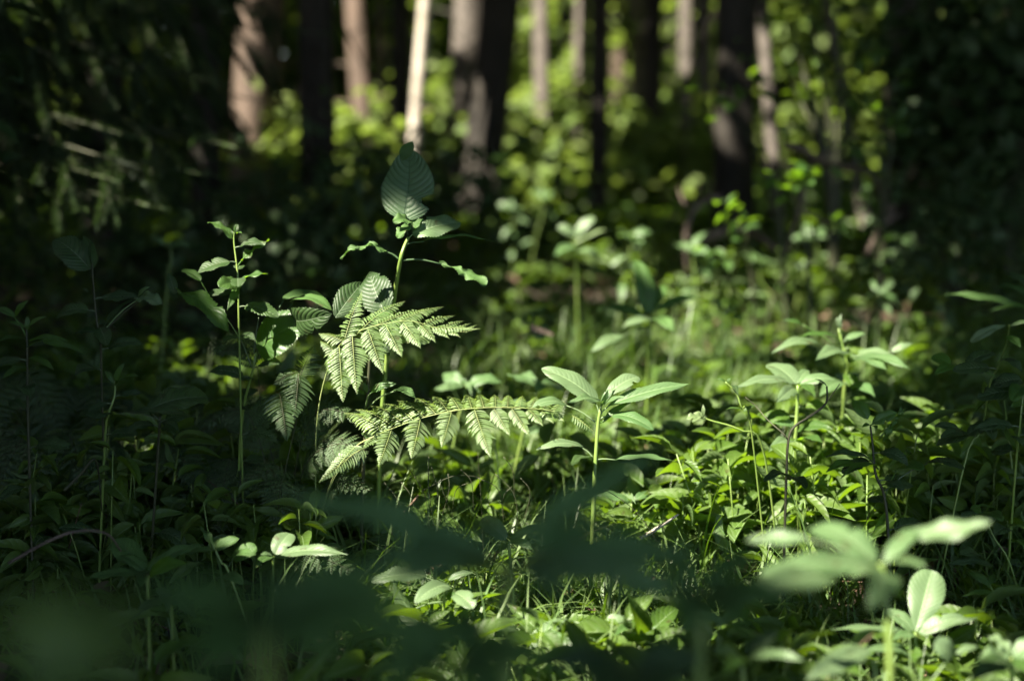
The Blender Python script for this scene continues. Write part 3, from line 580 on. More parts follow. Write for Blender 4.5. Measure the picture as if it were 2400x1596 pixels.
plant('nettle_shoot', 'slim lime green shoot on the left with ragged backlit leaves', 'herb',
    [(552, 530, 2.25), (548, 560, 2.25), (554, 615, 2.25), (558, 660, 2.25), (560, 760, 2.26), (563, 900, 2.28)], .0018, [
    ((546, 560, 2.25), (486, 521, 2.26), 26, dict(n=(.3, .8, .5), bend=.14, serr=.12, kind='broad', nyv=30, wavy=.04)),
    ((552, 548, 2.25), (556, 526, 2.25), 12, dict(n=(0, .2, 1), nyv=12, kind='round')), ((555, 548, 2.25), (568, 548, 2.23), 8, dict(nyv=10)), ((548, 556, 2.25), (542, 540, 2.25), 8, dict(nyv=10)),
    ((565, 612, 2.25), (632, 562, 2.24), 32, dict(n=(-.5, .6, .6), bend=.06, serr=.14, nyv=34, wavy=.06, node=(557, 625, 2.25), bites=((-1, .3, .5, .5),))),
    ((558, 664, 2.25), (628, 643, 2.22), 32, dict(n=(-.2, .9, .4), bend=.1, serr=.1, wavy=.04)),
    ((560, 668, 2.25), (513, 672, 2.2), 42, dict(n=(.3, .5, .8), kind='round', bend=.12, wavy=.04, serr=.06)),
    ((556, 672, 2.25), (532, 728, 2.2), 20, dict(n=(.4, .3, .9))),
    ((470, 658, 2.25), (426, 634, 2.27), 26, dict(n=(.4, .6, .7), serr=.12, nyv=24, kind='broad', node=(497, 712, 2.26))),
    ((425, 686, 2.28), (536, 780, 2.2), 56, dict(n=(.45, .5, .8), kind='broad', bend=.12, serr=.05, wavy=.03, node=(400, 670, 2.3), var=.2, label='large drooping backlit leaf')),
    ((410, 690, 2.29), (395, 640, 2.3), 24, dict(mat='dark')),
    ], mat='sapling', low=9, lowmat='dark', extra=[([(497, 712, 2.26), (530, 745, 2.26), (560, 790, 2.26)], .0012), ([(400, 670, 2.3), (450, 710, 2.28), (562, 800, 2.27)], .0012)])
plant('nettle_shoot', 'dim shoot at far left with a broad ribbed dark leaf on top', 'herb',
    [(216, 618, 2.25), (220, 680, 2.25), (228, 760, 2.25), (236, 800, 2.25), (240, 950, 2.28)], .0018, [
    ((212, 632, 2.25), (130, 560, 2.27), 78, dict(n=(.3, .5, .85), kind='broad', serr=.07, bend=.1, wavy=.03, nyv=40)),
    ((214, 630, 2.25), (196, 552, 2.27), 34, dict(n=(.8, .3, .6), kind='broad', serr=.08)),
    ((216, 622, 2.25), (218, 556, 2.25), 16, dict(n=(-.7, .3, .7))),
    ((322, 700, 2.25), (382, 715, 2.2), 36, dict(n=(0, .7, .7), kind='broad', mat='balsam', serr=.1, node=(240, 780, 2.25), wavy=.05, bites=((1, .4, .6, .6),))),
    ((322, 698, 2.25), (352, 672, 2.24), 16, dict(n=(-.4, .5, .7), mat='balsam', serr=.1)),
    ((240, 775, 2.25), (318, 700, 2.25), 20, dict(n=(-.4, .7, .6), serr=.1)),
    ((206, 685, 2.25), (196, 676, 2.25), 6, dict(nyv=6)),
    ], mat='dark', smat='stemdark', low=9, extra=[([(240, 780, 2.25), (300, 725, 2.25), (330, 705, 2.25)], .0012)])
plant('nettle_shoot', 'yellowish pointed leaves at the left edge below the dim shoot', 'herb',
    [(62, 760, 2.1), (64, 850, 2.1), (66, 1000, 2.12)], .002, [
    ((62, 770, 2.1), (110, 742, 2.1), 16, {}), ((60, 768, 2.1), (20, 755, 2.1), 14, {}), ((64, 775, 2.1), (64, 740, 2.1), 12, dict(n=(.3, .3, .8))),
    ((36, 742, 2.1), (66, 705, 2.1), 22, {}), ((34, 742, 2.1), (-10, 722, 2.1), 22, dict(node=(62, 790, 2.1))),
    ((68, 800, 2.1), (160, 800, 2.08), 20, {}), ((68, 810, 2.1), (200, 830, 2.05), 22, {}), ((64, 800, 2.1), (-5, 800, 2.05), 22, {}), ((66, 840, 2.1), (130, 870, 2.05), 20, {}), ((64, 860, 2.1), (5, 890, 2.05), 22, {})], mat='sapling', smat='stemdark', low=8, lowmat='dark')
plant('herb_sprout', 'small bright sprout with narrow spreading leaves above the wrinkled leaf', 'herb',
    [(270, 892, 2.15), (268, 930, 2.15), (255, 970, 2.15), (246, 1040, 2.16)], .002, [
    ((270, 898, 2.15), (292, 850, 2.15), 18, dict(n=(-.3, .3, .9))), ((272, 902, 2.15), (330, 882, 2.12), 18, dict(n=(0, .9, .5))), ((268, 900, 2.15), (246, 868, 2.16), 14, {}), ((268, 905, 2.15), (236, 896, 2.12), 12, {}), ((270, 905, 2.15), (300, 895, 2.1), 12, {})], mat='sapling', low=7, lowmat='dark')
plant('broad_herb', 'wide wrinkled leaf lying flat on a short stalk at left', 'herb',
    [(375, 975, 2.1), (374, 1000, 2.1), (372, 1030, 2.12)], .002, [
    ((345, 962, 2.1), (488, 932, 2.14), 92, dict(n=(.1, .85, .5), kind='round', bend=.1, wavy=.03, mat='dark', var=.9, node=(375, 985, 2.1), nyv=40, bump=0) if False else dict(n=(.1, .85, .5), kind='round', bend=.1, wavy=.03, mat='dark', var=.9, node=(375, 985, 2.1), nyv=40)),
    ((300, 968, 2.06), (430, 970, 2.04), 40, dict(n=(0, .9, .3), kind='round', bend=.05, mat='dark', node=(375, 985, 2.1)))], low=6, smat='stemdark', lowmat='dark')

# ---- low herbs along the bottom left
plant('balsam_plant', 'low shaded rosette in the lower left, one leaf standing up', 'herb',
    [(345, 1338, 1.92), (346, 1380, 1.92)], .003, [
    ((345, 1336, 1.92), (271, 1262, 1.96), 62, dict(n=(.35, .5, .85), kind='obovate', bend=-.04)), ((340, 1340, 1.92), (282, 1300, 1.94), 34, dict(n=(0, .9, .5))),
    ((336, 1342, 1.92), (200, 1356, 1.88), 40, dict(n=(0, .9, .45), bend=.06)), ((352, 1338, 1.92), (478, 1278, 1.96), 38, dict(n=(-.3, .7, .7), bend=.14, kind='balsam')),
    ((350, 1342, 1.92), (385, 1300, 1.95), 22, {}), ((352, 1346, 1.92), (440, 1320, 1.86), 44, dict(n=(0, .5, .8), mat='sapling', var=0)), ((345, 1344, 1.92), (330, 1380, 1.84), 34, {})], mat='bluish')
plant('balsam_plant', 'small shaded herb with cupped leaves right of the low rosette', 'herb',
    [(505, 1288, 2.0), (520, 1320, 2.0), (540, 1350, 2.0)], .002, [
    ((503, 1288, 2.0), (468, 1236, 2.03), 18, dict(n=(.5, .4, .8), wavy=.05)), ((506, 1286, 2.0), (560, 1262, 2.0), 30, dict(n=(-.2, .6, .8), kind='broad')), ((505, 1286, 2.0), (512, 1262, 2.03), 24, dict(n=(0, .3, 1), kind='round')),
    ((546, 1310, 2.0), (602, 1282, 2.0), 40, dict(n=(-.2, .5, .9), kind='round', node=(530, 1335, 2.0))), ((535, 1312, 2.0), (600, 1300, 1.95), 28, dict(kind='broad')),
    ((500, 1290, 2.0), (440, 1300, 1.96), 22, {}), ((520, 1350, 1.98), (570, 1368, 1.94), 34, dict(n=(0, .9, .5), kind='broad'))], mat='bluish')
plant('balsam_plant', 'pale two leaved seedling with one rounded upright leaf, lower left of centre', 'herb',
    [(642, 1304, 2.02), (640, 1330, 2.02)], .002, [
    ((646, 1299, 2.02), (680, 1250, 2.05), 50, dict(n=(-.2, .35, 1), kind='round', var=.9)), ((655, 1300, 2.02), (815, 1300, 1.98), 40, dict(n=(0, .85, .6), bend=.08, var=1, kind='balsam')),
    ((640, 1302, 2.02), (610, 1300, 2.0), 16, {}), ((640, 1308, 2.02), (600, 1330, 1.96), 26, dict(mat='bluish'))])
plant('balsam_plant', 'dim low leaves beneath the cupped herb in the lower left', 'herb',
    [(400, 1400, 1.85), (402, 1440, 1.85)], .002, [
    ((398, 1400, 1.85), (366, 1378, 1.86), 30, {}), ((402, 1400, 1.85), (450, 1395, 1.85), 26, {}), ((400, 1404, 1.85), (305, 1455, 1.8), 34, dict(bend=.15)), ((404, 1404, 1.85), (460, 1450, 1.8), 36, {}), ((400, 1404, 1.85), (395, 1440, 1.78), 24, {})], mat='dark')

# ---- front middle, in the gaps below the dark blurred leaves
plant('balsam_plant', 'ragged pale leaves low in the centre, under the dark blurred leaves', 'herb',
    [(1046, 1385, 2.0), (1040, 1420, 2.0)], .0022, [
    ((1000, 1352, 2.0), (870, 1362, 1.97), 44, dict(n=(0, .8, .7), kind='broad', serr=.09, wavy=.03, var=1, node=(1044, 1380, 2.0))), ((1050, 1370, 2.0), (972, 1412, 1.95), 46, dict(n=(-.1, .75, .8), kind='broad', var=1)),
    ((1064, 1390, 2.0), (1110, 1425, 1.95), 44, dict(n=(0, .75, .8), kind='round', var=1)), ((1050, 1360, 2.0), (1110, 1342, 2.0), 20, dict(serr=.1, var=.8)), ((1046, 1392, 2.0), (1056, 1410, 1.98), 12, dict(mat='sapling')), ((1052, 1388, 2.0), (1066, 1400, 1.98), 14, dict(mat='sapling')),
    ((975, 1425, 1.98), (906, 1440, 1.95), 18, dict(node=(1040, 1410, 2.0), var=.9))])
plant('balsam_plant', 'sunlit low leaves at the bottom edge right of centre', 'herb',
    [(1240, 1520, 1.93), (1238, 1560, 1.93)], .002, [
    ((1236, 1522, 1.93), (1330, 1448, 1.96), 42, dict(n=(-.3, .6, .8), var=1)), ((1225, 1500, 1.93), (1160, 1545, 1.9), 44, dict(n=(.1, .7, .8), kind='round', var=1)), ((1240, 1500, 1.95), (1340, 1500, 1.9), 30, dict(n=(0, .8, .6))),
    ((1220, 1480, 1.96), (1140, 1480, 1.92), 26, dict(n=(0, .8, .6), serr=.08, var=.6)), ((1205, 1470, 1.96), (1165, 1448, 1.98), 20, dict(var=.9)), ((1245, 1524, 1.93), (1380, 1520, 1.88), 34, dict(n=(.0, .7, .7), var=.5))])
plant('balsam_plant', 'single sunlit leaf lying in the grass, bottom right of centre', 'herb',
    [(1490, 1462, 1.95), (1492, 1490, 1.95)], .0016, [((1482, 1458, 1.95), (1422, 1448, 1.95), 22, dict(n=(0, .7, .8), kind='obovate', var=1)), ((1494, 1462, 1.95), (1550, 1490, 1.92), 28, dict(var=.3)), ((1488, 1464, 1.95), (1440, 1490, 1.9), 24, dict(var=.3, mat='bluish'))])
plant('balsam_plant', 'pale leaf with a strong midrib behind the dark blurred leaves', 'herb',
    [(1190, 1268, 2.1), (1195, 1300, 2.1)], .0025, [((1186, 1264, 2.1), (1130, 1215, 2.13), 44, dict(n=(.1, .5, .9), kind='round', var=.6)), ((1195, 1266, 2.1), (1290, 1235, 2.08), 30, dict(var=.5)), ((1192, 1270, 2.1), (1250, 1290, 2.05), 30, {})])

# ---- right side
plant('balsam_plant', 'bright soft herb with four spreading leaves right of the centre stem', 'herb',
    [(1870, 902, 2.5), (1868, 960, 2.5), (1864, 1030, 2.5), (1863, 1130, 2.52)], .004, [
    ((1866, 900, 2.5), (1798, 855, 2.55), 62, dict(n=(.3, .6, .8), kind='broad', var=.9)), ((1850, 895, 2.5), (1726, 908, 2.45), 34, dict(n=(0, .8, .6), bend=.1, var=1)), ((1862, 910, 2.5), (1818, 944, 2.42), 34, dict(n=(.3, .6, .8), bend=.1, var=1)),
    ((1874, 900, 2.5), (1960, 890, 2.5), 38, dict(n=(0, .8, .6), var=.6)), ((1874, 905, 2.5), (1910, 930, 2.42), 30, dict(mat='sapling', var=.8)), ((1870, 898, 2.5), (1895, 868, 2.55), 26, {}),
    ((1866, 1000, 2.5), (1780, 985, 2.5), 34, {}), ((1868, 1010, 2.5), (1950, 1005, 2.45), 40, dict(mat='sapling')), ((1862, 1040, 2.5), (1800, 1060, 2.4), 34, {}), ((1866, 1040, 2.5), (1930, 1040, 2.4), 34, dict(mat='sapling'))], low=8, lowmat='cover')
plant('balsam_plant', 'taller soft herb with a budding tip behind the four leaved one', 'herb',
    [(1966, 770, 2.75), (1975, 815, 2.75), (1985, 850, 2.75), (1975, 950, 2.78), (1970, 1060, 2.8)], .004, [
    ((1970, 770, 2.75), (1962, 745, 2.75), 14, dict(n=(0, .3, 1), kind='round', var=1)), ((1964, 765, 2.75), (1972, 735, 2.75), 8, dict(var=1)), ((1972, 790, 2.75), (1966, 768, 2.72), 14, dict(kind='round', var=1)),
    ((1970, 798, 2.75), (1870, 792, 2.7), 22, dict(mat='sapling', n=(0, .9, .5))), ((1978, 800, 2.75), (2030, 782, 2.75), 26, dict(n=(0, .9, .5))), ((1930, 815, 2.75), (1808, 828, 2.68), 34, dict(bend=.16, n=(0, .85, .55), node=(1980, 840, 2.75), var=.9)),
    ((1985, 840, 2.75), (1910, 845, 2.6), 44, dict(n=(0, .7, .7), var=.8)), ((1990, 838, 2.75), (2095, 832, 2.7), 34, dict(n=(0, .85, .55))), ((2090, 825, 2.75), (2140, 806, 2.75), 22, dict(var=.9, node=(1990, 845, 2.75))), ((1990, 850, 2.75), (2080, 870, 2.62), 44, {}),
    ((1880, 760, 2.75), (1830, 752, 2.75), 16, dict(mat='sapling', node=(1975, 830, 2.75))), ((1990, 850, 2.75), (2140, 870, 2.6), 38, {}), ((1980, 900, 2.76), (1920, 930, 2.66), 40, {}), ((1985, 905, 2.76), (2050, 930, 2.66), 40, {})], low=10, lowmat='cover')
plant('bramble_shoot', 'fresh bramble shoot with two serrated lime leaves, sharp, on the right', 'bramble',
    [(2040, 1000, 2.2), (2045, 1040, 2.2), (2052, 1110, 2.2), (2072, 1160, 2.2), (2082, 1260, 2.2)], .0025, [
    ((2034, 982, 2.2), (1997, 938, 2.22), 38, dict(n=(.2, .35, .95), kind='balsam', serr=.09, var=.7)), ((2044, 993, 2.2), (2106, 966, 2.2), 30, dict(n=(-.2, .4, .9), kind='balsam', serr=.07, var=.9, node=(2040, 1000, 2.2))), ((2040, 996, 2.2), (2020, 1002, 2.18), 12, {}), ((2046, 998, 2.2), (2056, 1006, 2.18), 12, dict(var=1)),
    ((2100, 985, 2.2), (2124, 955, 2.2), 12, dict(serr=.2, wavy=.1, node=(2060, 1030, 2.2))), ((2112, 968, 2.2), (2108, 952, 2.2), 7, {}), ((2070, 1035, 2.2), (2104, 985, 2.2), 14, dict(serr=.2, wavy=.1)),
    ((2048, 1085, 2.2), (1935, 1070, 2.15), 30, dict(mat='dark', var=.9, n=(0, .9, .5))), ((2010, 1090, 2.18), (1936, 1106, 2.12), 30, dict(mat='sapling', n=(0, .8, .6))), ((2060, 1100, 2.2), (1970, 1120, 2.1), 26, dict(mat='sapling', n=(0, .9, .4))),
    ((2100, 1100, 2.2), (2165, 1100, 2.15), 50, dict(mat='sapling', var=.1, kind='broad', n=(0, .8, .6), node=(2075, 1165, 2.2))), ((2170, 1085, 2.22), (2262, 1102, 2.15), 36, dict(mat='dark', var=.9, kind='broad', n=(0, .8, .6), serr=.08, node=(2075, 1150, 2.2)))],
    mat='sapling', smat='stemdark', low=7, lowmat='dark')
plant('bare_twig', 'thin dark forked twig standing before the soft herbs on the right', 'twig',
    [(1938, 905, 2.2), (1936, 945, 2.2), (1900, 975, 2.2), (1864, 998, 2.2), (1848, 1030, 2.2), (1843, 1120, 2.2), (1840, 1225, 2.2)], .0022, [
    ((1938, 905, 2.2), (1910, 888, 2.2), 6, dict(mat='dark', nyv=8)), ((1850, 1125, 2.2), (1790, 1130, 2.1), 30, dict(mat='dark', n=(0, .9, .45), kind='broad')), ((1850, 1125, 2.18), (1890, 1145, 2.1), 34, dict(mat='dark', n=(0, .9, .45), kind='broad'))], smat='stemdark',
    extra=[([(1890, 978, 2.2), (1930, 950, 2.22), (1968, 900, 2.24)], .0012), ([(1846, 1030, 2.2), (1835, 1015, 2.2), (1800, 985, 2.22), (1770, 950, 2.24), (1745, 930, 2.24)], .0012)])
plant('herb_sprout', 'pale bud headed sprout leaning left out of the grass', 'herb',
    [(1640, 975, 2.3), (1665, 985, 2.3), (1735, 1008, 2.3), (1790, 1060, 2.32)], .0018, [
    ((1650, 978, 2.3), (1610, 982, 2.28), 22, dict(serr=.1, wavy=.08, kind='round', var=1)), ((1648, 975, 2.3), (1648, 948, 2.3), 9, dict(var=1, n=(0, .1, 1))), ((1646, 980, 2.3), (1622, 990, 2.27), 16, dict(serr=.1, var=1)), ((1650, 974, 2.3), (1625, 968, 2.3), 14, dict(serr=.1, var=1))], mat='fern')
plant('herb_sprout', 'tiny curled sprout with a fresh tip left of the forked twig', 'herb',
    [(1738, 955, 2.25), (1725, 920, 2.25), (1700, 895, 2.25)][::-1] + [(1760, 1000, 2.27)], .0015, [
    ((1700, 895, 2.25), (1680, 888, 2.25), 8, {}), ((1704, 895, 2.25), (1714, 886, 2.25), 7, {}), ((1715, 905, 2.25), (1730, 925, 2.2), 14, dict(mat='dark')), ((1745, 965, 2.25), (1700, 960, 2.22), 9, dict(var=1)), ((1742, 965, 2.25), (1772, 950, 2.25), 10, dict(serr=.2, var=1))], mat='sapling')
plant('bramble_shoot', 'thin arching bramble near the right edge with one pale drooping leaf', 'bramble',
    [(2366, 762, 2.0), (2360, 800, 2.05), (2340, 860, 2.1), (2320, 900, 2.15), (2300, 1010, 2.2), (2262, 1080, 2.2)], .0014, [
    ((2358, 762, 2.0), (2274, 802, 2.0), 26, dict(n=(0, .7, .7), kind='obovate', var=1, mat='balsam')), ((2368, 765, 2.0), (2420, 755, 2.0), 14, {}), ((2360, 788, 2.02), (2392, 815, 2.0), 26, dict(serr=.08, mat='sapling', var=0)),
    ((2230, 855, 2.15), (2182, 840, 2.15), 50, dict(n=(0, .8, .65), kind='broad', serr=.08, node=(2330, 880, 2.1), var=.2, mat='sapling')), ((2240, 862, 2.14), (2190, 878, 2.1), 30, dict(serr=.08, mat='sapling', var=.2)), ((2266, 855, 2.15), (2332, 828, 2.17), 40, dict(n=(-.2, .8, .6), kind='broad', serr=.08, mat='dark', var=.8)),
    ((2305, 1010, 2.2), (2320, 990, 2.2), 34, dict(kind='broad', serr=.08)), ((2262, 1020, 2.2), (2205, 1025, 2.15), 30, dict(kind='broad', serr=.08)), ((2268, 1018, 2.2), (2315, 1000, 2.2), 34, dict(kind='broad', serr=.08)), ((2250, 1010, 2.2), (2190, 998, 2.2), 30, dict(kind='broad'))], mat='dark', low=6)
plant('bramble_shoot', 'dark bramble leaves cut by the right edge at mid height', 'bramble',
    [(2400, 900, 2.15), (2390, 1000, 2.15), (2380, 1100, 2.18)], .002, [
    ((2400, 905, 2.15), (2370, 940, 2.1), 44, dict(kind='broad', serr=.08, mat='sapling', var=0)), ((2395, 890, 2.15), (2330, 905, 2.15), 50, dict(kind='broad')), ((2395, 950, 2.15), (2370, 952, 2.12), 16, dict(mat='sapling')), ((2395, 920, 2.15), (2290, 935, 2.15), 60, dict(kind='broad'))], mat='dark', low=8)
plant('balsam_plant', 'blurred smooth leaves reaching in from the right edge above the brambles', 'herb',
    [(2440, 700, 1.75), (2445, 760, 1.78), (2450, 900, 1.8)], .003, [
    ((2400, 722, 1.75), (2214, 690, 1.78), 34, dict(n=(0, .85, .5), node=(2440, 715, 1.75), bend=.06, mat='bluish')), ((2430, 700, 1.75), (2330, 672, 1.8), 26, dict(mat='bluish')), ((2430, 730, 1.75), (2318, 730, 1.72), 14, dict(mat='sapling')), ((2440, 700, 1.75), (2350, 640, 1.8), 24, dict(mat='dark'))])
plant('herb_sprout', 'small yellow green shoot with pointed leaves in the dark at lower right', 'herb',
    [(2320, 1372, 2.0), (2335, 1400, 2.0), (2350, 1425, 2.0), (2370, 1450, 2.0)], .0015, [
    ((2320, 1372, 2.0), (2266, 1340, 2.02), 20, dict(n=(.2, .5, .9), kind='narrow')), ((2328, 1392, 2.0), (2256, 1397, 1.97), 16, dict(n=(0, .7, .7))), ((2318, 1372, 2.0), (2330, 1345, 2.02), 14, dict(n=(-.4, .3, .8))), ((2330, 1390, 2.0), (2368, 1378, 2.0), 20, dict(n=(-.1, .6, .8), kind='broad')), ((2336, 1400, 2.0), (2345, 1420, 1.97), 10, {}), ((2322, 1378, 2.0), (2300, 1360, 2.0), 14, {})], mat='sapling')
plant('bramble_shoot', 'three smooth leaflets near the right edge above the yellow shoot', 'bramble',
    [(2305, 1205, 2.1), (2330, 1260, 2.1), (2370, 1330, 2.1)], .0013, [
    ((2300, 1200, 2.1), (2275, 1190, 2.1), 30, dict(kind='broad')), ((2305, 1205, 2.1), (2350, 1220, 2.05), 40, dict(kind='broad')), ((2345, 1198, 2.1), (2274, 1192, 2.08), 18, dict(n=(0, 1, .3))), ((2370, 1235, 2.1), (2405, 1240, 2.05), 30, dict(kind='broad')), ((2375, 1270, 2.1), (2400, 1280, 2.05), 26, dict(kind='broad')), ((2280, 1210, 2.1), (2318, 1222, 2.05), 20, {}), ((2330, 1330, 2.05), (2220, 1325, 2.0), 30, dict(mat='dark', var=0)), ((2300, 1310, 2.05), (2250, 1300, 2.0), 40, dict(mat='dark', kind='broad'))], mat='sapling')
# ---- front right
plant('balsam_plant', 'big pale soft focus herb at the lower right, wide sunlit leaves', 'herb',
    [(2062, 1320, 1.4), (2070, 1345, 1.4), (2080, 1450, 1.4), (2086, 1600, 1.4)], .0038, [
    ((1890, 1262, 1.4), (1745, 1268, 1.42), 46, dict(n=(0, .8, .7), bend=.06, kind='balsam', var=.5, node=(2050, 1330, 1.4))),
    ((2050, 1318, 1.4), (1895, 1240, 1.45), 92, dict(n=(.35, .6, .75), kind='broad', bend=.16, fold=.35, var=.4, nyv=44)),
    ((2060, 1330, 1.4), (1780, 1345, 1.34), 66, dict(n=(0, .75, .7), kind='broad', bend=.08, var=.5, nyv=44)),
    ((1960, 1350, 1.38), (1690, 1425, 1.22), 80, dict(n=(.1, .75, .7), kind='balsam', bend=.06, var=.7, nyv=44, node=(2060, 1335, 1.4))),
    ((2072, 1320, 1.4), (2165, 1235, 1.44), 44, dict(n=(-.5, .5, .8), kind='balsam', bend=.1, var=.4)),
    ((2130, 1250, 1.43), (2322, 1222, 1.4), 66, dict(n=(0, .8, .65), kind='balsam', bend=-.05, var=.8, nyv=44, wavy=.03, node=(2068, 1325, 1.4))),
    ((2080, 1322, 1.4), (2168, 1330, 1.34), 30, dict(n=(0, .7, .7), kind='broad', bend=.1, var=.4)),
    ((2062, 1340, 1.4), (2038, 1432, 1.3), 84, dict(n=(.05, .5, .9), kind='balsam', bend=.14, wavy=.03, twist=.4, var=.5)),
    ((2080, 1340, 1.42), (2118, 1400, 1.45), 50, dict(n=(-.5, .3, .6), mat='sapling', var=0)),
    ((2058, 1345, 1.4), (1990, 1350, 1.36), 34, dict(var=.8))])
plant('balsam_plant', 'herb at the lower right with an upright oval leaf, behind the pale blurred one', 'herb',
    [(2146, 1482, 1.86), (2146, 1510, 1.86), (2152, 1560, 1.86)], .003, [
    ((2146, 1478, 1.86), (2184, 1336, 1.9), 84, dict(n=(-.2, .25, 1), kind='obovate', bend=.03, var=.8, nyv=44)), ((2140, 1478, 1.86), (2078, 1428, 1.88), 40, dict(n=(.3, .6, .8), kind='broad', var=.6)), ((2154, 1482, 1.86), (2260, 1445, 1.86), 40, dict(n=(-.1, .7, .75), kind='broad', var=1)),
    ((2156, 1486, 1.86), (2304, 1444, 1.84), 26, dict(n=(0, .9, .4), bend=.03, var=.8)), ((2138, 1484, 1.86), (1948, 1474, 1.82), 26, dict(n=(0, .85, .55), bend=.04, var=.7)), ((2146, 1490, 1.86), (2090, 1500, 1.82), 26, {}),
    ((2150, 1545, 1.86), (2020, 1525, 1.8), 34, {}), ((2148, 1560, 1.86), (2060, 1590, 1.8), 30, dict(var=.9))])
plant('balsam_plant', 'one broad pale pointed leaf rising from the bottom edge, lower right', 'herb',
    [(2050, 1560, 1.55), (2050, 1620, 1.55)], .003, [((2040, 1520, 1.55), (1885, 1596, 1.5), 58, dict(n=(.1, .7, .75), kind='balsam', var=.9, bend=.1, node=(2050, 1570, 1.55)))])
plant('balsam_plant', 'crinkled leaves in the bottom right corner', 'herb',
    [(2370, 1540, 1.65), (2372, 1600, 1.65)], .003, [
    ((2360, 1535, 1.65), (2290, 1555, 1.6), 40, dict(wavy=.08, serr=.1, kind='broad')), ((2370, 1535, 1.65), (2315, 1490, 1.7), 30, dict(wavy=.06, var=1)), ((2374, 1540, 1.65), (2440, 1500, 1.65), 50, {}), ((2374, 1545, 1.65), (2420, 1590, 1.6), 40, dict(mat='sapling')),
    ((2235, 1535, 1.65), (2190, 1505, 1.64), 50, dict(kind='round', n=(0, .4, .9), node=(2180, 1600, 1.65))), ((2240, 1532, 1.66), (2292, 1515, 1.68), 20, {}), ((2370, 1560, 1.6), (2270, 1600, 1.5), 60, dict(mat='dark'))])
plant('balsam_plant', 'soft blurred leaf pair at the bottom between centre and right', 'herb',
    [(1740, 1560, 1.5), (1742, 1620, 1.5)], .003, [
    ((1745, 1545, 1.5), (1888, 1548, 1.45), 36, dict(n=(0, .8, .6), var=.6)), ((1735, 1545, 1.5), (1670, 1530, 1.45), 46, dict(n=(0, .7, .7), var=.5)), ((1740, 1555, 1.5), (1690, 1590, 1.4), 40, dict(mat='sapling', var=0)), ((1750, 1535, 1.5), (1830, 1480, 1.5), 40, dict(mat='dark')), ((1620, 1440, 1.6), (1700, 1462, 1.6), 34, dict(var=.3, node=(1735, 1560, 1.5))), ((1640, 1465, 1.6), (1590, 1480, 1.58), 34, dict(var=.3))])
# ---- big dark blurred herbs right in front of the lens
plant('balsam_plant', 'large dark out of focus herb before the lens, leaves fanning out across the centre', 'herb',
    [(1190, 1300, 1.0), (1190, 1340, 1.0), (1188, 1460, 1.0), (1190, 1620, 1.0)], .0042, [
    ((1150, 1300, 1.0), (690, 1165, .98), 105, dict(n=(.05, .8, .6), bend=.05, var=.3)),
    ((1215, 1270, 1.0), (1545, 1062, 1.05), 86, dict(n=(-.35, .65, .7), bend=.03, var=.2, kind='narrow')),
    ((1230, 1315, 1.0), (1640, 1300, .98), 110, dict(n=(0, .8, .6), bend=.06, var=.3)),
    ((1230, 1300, 1.0), (1480, 1240, 1.08), 60, dict(n=(0, .8, .6), var=.6)),
    ((1180, 1330, 1.0), (820, 1330, .92), 110, dict(n=(0, .7, .7), bend=.08)),
    ((1200, 1335, 1.0), (1600, 1390, .92), 100, dict(n=(0, .7, .7), bend=.10)),
    ((1170, 1330, 1.0), (900, 1395, .86), 100, dict(n=(0, .7, .7), bend=.12)),
    ((1200, 1340, 1.0), (1330, 1420, .86), 100, dict(n=(0, .6, .8), bend=.12)),
    ((1190, 1290, 1.0), (1090, 1240, 1.06), 60, dict(n=(.2, .7, .7))),
    ], mat='front')
plant('balsam_plant', 'dark blurred leaves in front, right of the big out of focus herb', 'herb',
    [(1640, 1390, 1.05), (1640, 1450, 1.05), (1640, 1620, 1.05)], .004, [
    ((1640, 1380, 1.05), (1500, 1275, 1.1), 80, dict(n=(.3, .7, .6))), ((1650, 1380, 1.05), (1790, 1300, 1.1), 70, dict(n=(-.2, .8, .6))), ((1630, 1390, 1.05), (1420, 1400, 1.0), 80, {}), ((1650, 1395, 1.05), (1860, 1420, 1.0), 80, {}), ((1640, 1400, 1.05), (1600, 1500, .95), 80, {}), ((1640, 1400, 1.05), (1760, 1490, .95), 80, {})], mat='bluish')
plant('balsam_plant', 'very blurred dark leaf clump along the bottom left, close to the lens', 'herb',
    [(620, 1440, .66), (622, 1520, .66), (625, 1700, .66)], .004, [
    ((600, 1440, .66), (330, 1410, .62), 150, {}), ((640, 1440, .66), (930, 1370, .68), 170, dict(n=(0, .7, .7))), ((630, 1440, .66), (800, 1560, .6), 180, {}), ((600, 1450, .66), (480, 1600, .6), 180, {}), ((630, 1430, .66), (700, 1340, .72), 120, {}), ((640, 1450, .66), (1010, 1500, .62), 170, {})], mat='bluish')
plant('balsam_plant', 'nearest, most blurred pale green leaf in the bottom left corner', 'herb',
    [(150, 1560, .5), (150, 1640, .5), (150, 1800, .5)], .004, [
    ((150, 1560, .5), (60, 1400, .52), 190, dict(n=(.1, .6, .8), var=1, kind='round')), ((155, 1560, .5), (300, 1400, .54), 190, dict(n=(-.1, .6, .8), var=1, kind='round')), ((150, 1570, .5), (120, 1700, .46), 160, {}), ((160, 1560, .5), (330, 1540, .5), 140, {})], mat='cover')
plant('balsam_plant', 'dark blurred leaves along the bottom edge under the centre', 'herb',
    [(1060, 1540, .85), (1060, 1600, .85), (1060, 1760, .85)], .004, [
    ((1050, 1530, .85), (860, 1480, .85), 110, {}), ((1070, 1530, .85), (1110, 1440, .9), 100, dict(n=(0, .4, .9))), ((1070, 1540, .85), (1300, 1560, .8), 110, {}), ((1050, 1545, .85), (880, 1600, .8), 120, {}), ((1065, 1550, .85), (1180, 1650, .78), 120, {}), ((1040, 1540, .85), (960, 1440, .9), 90, {})], mat='bluish')
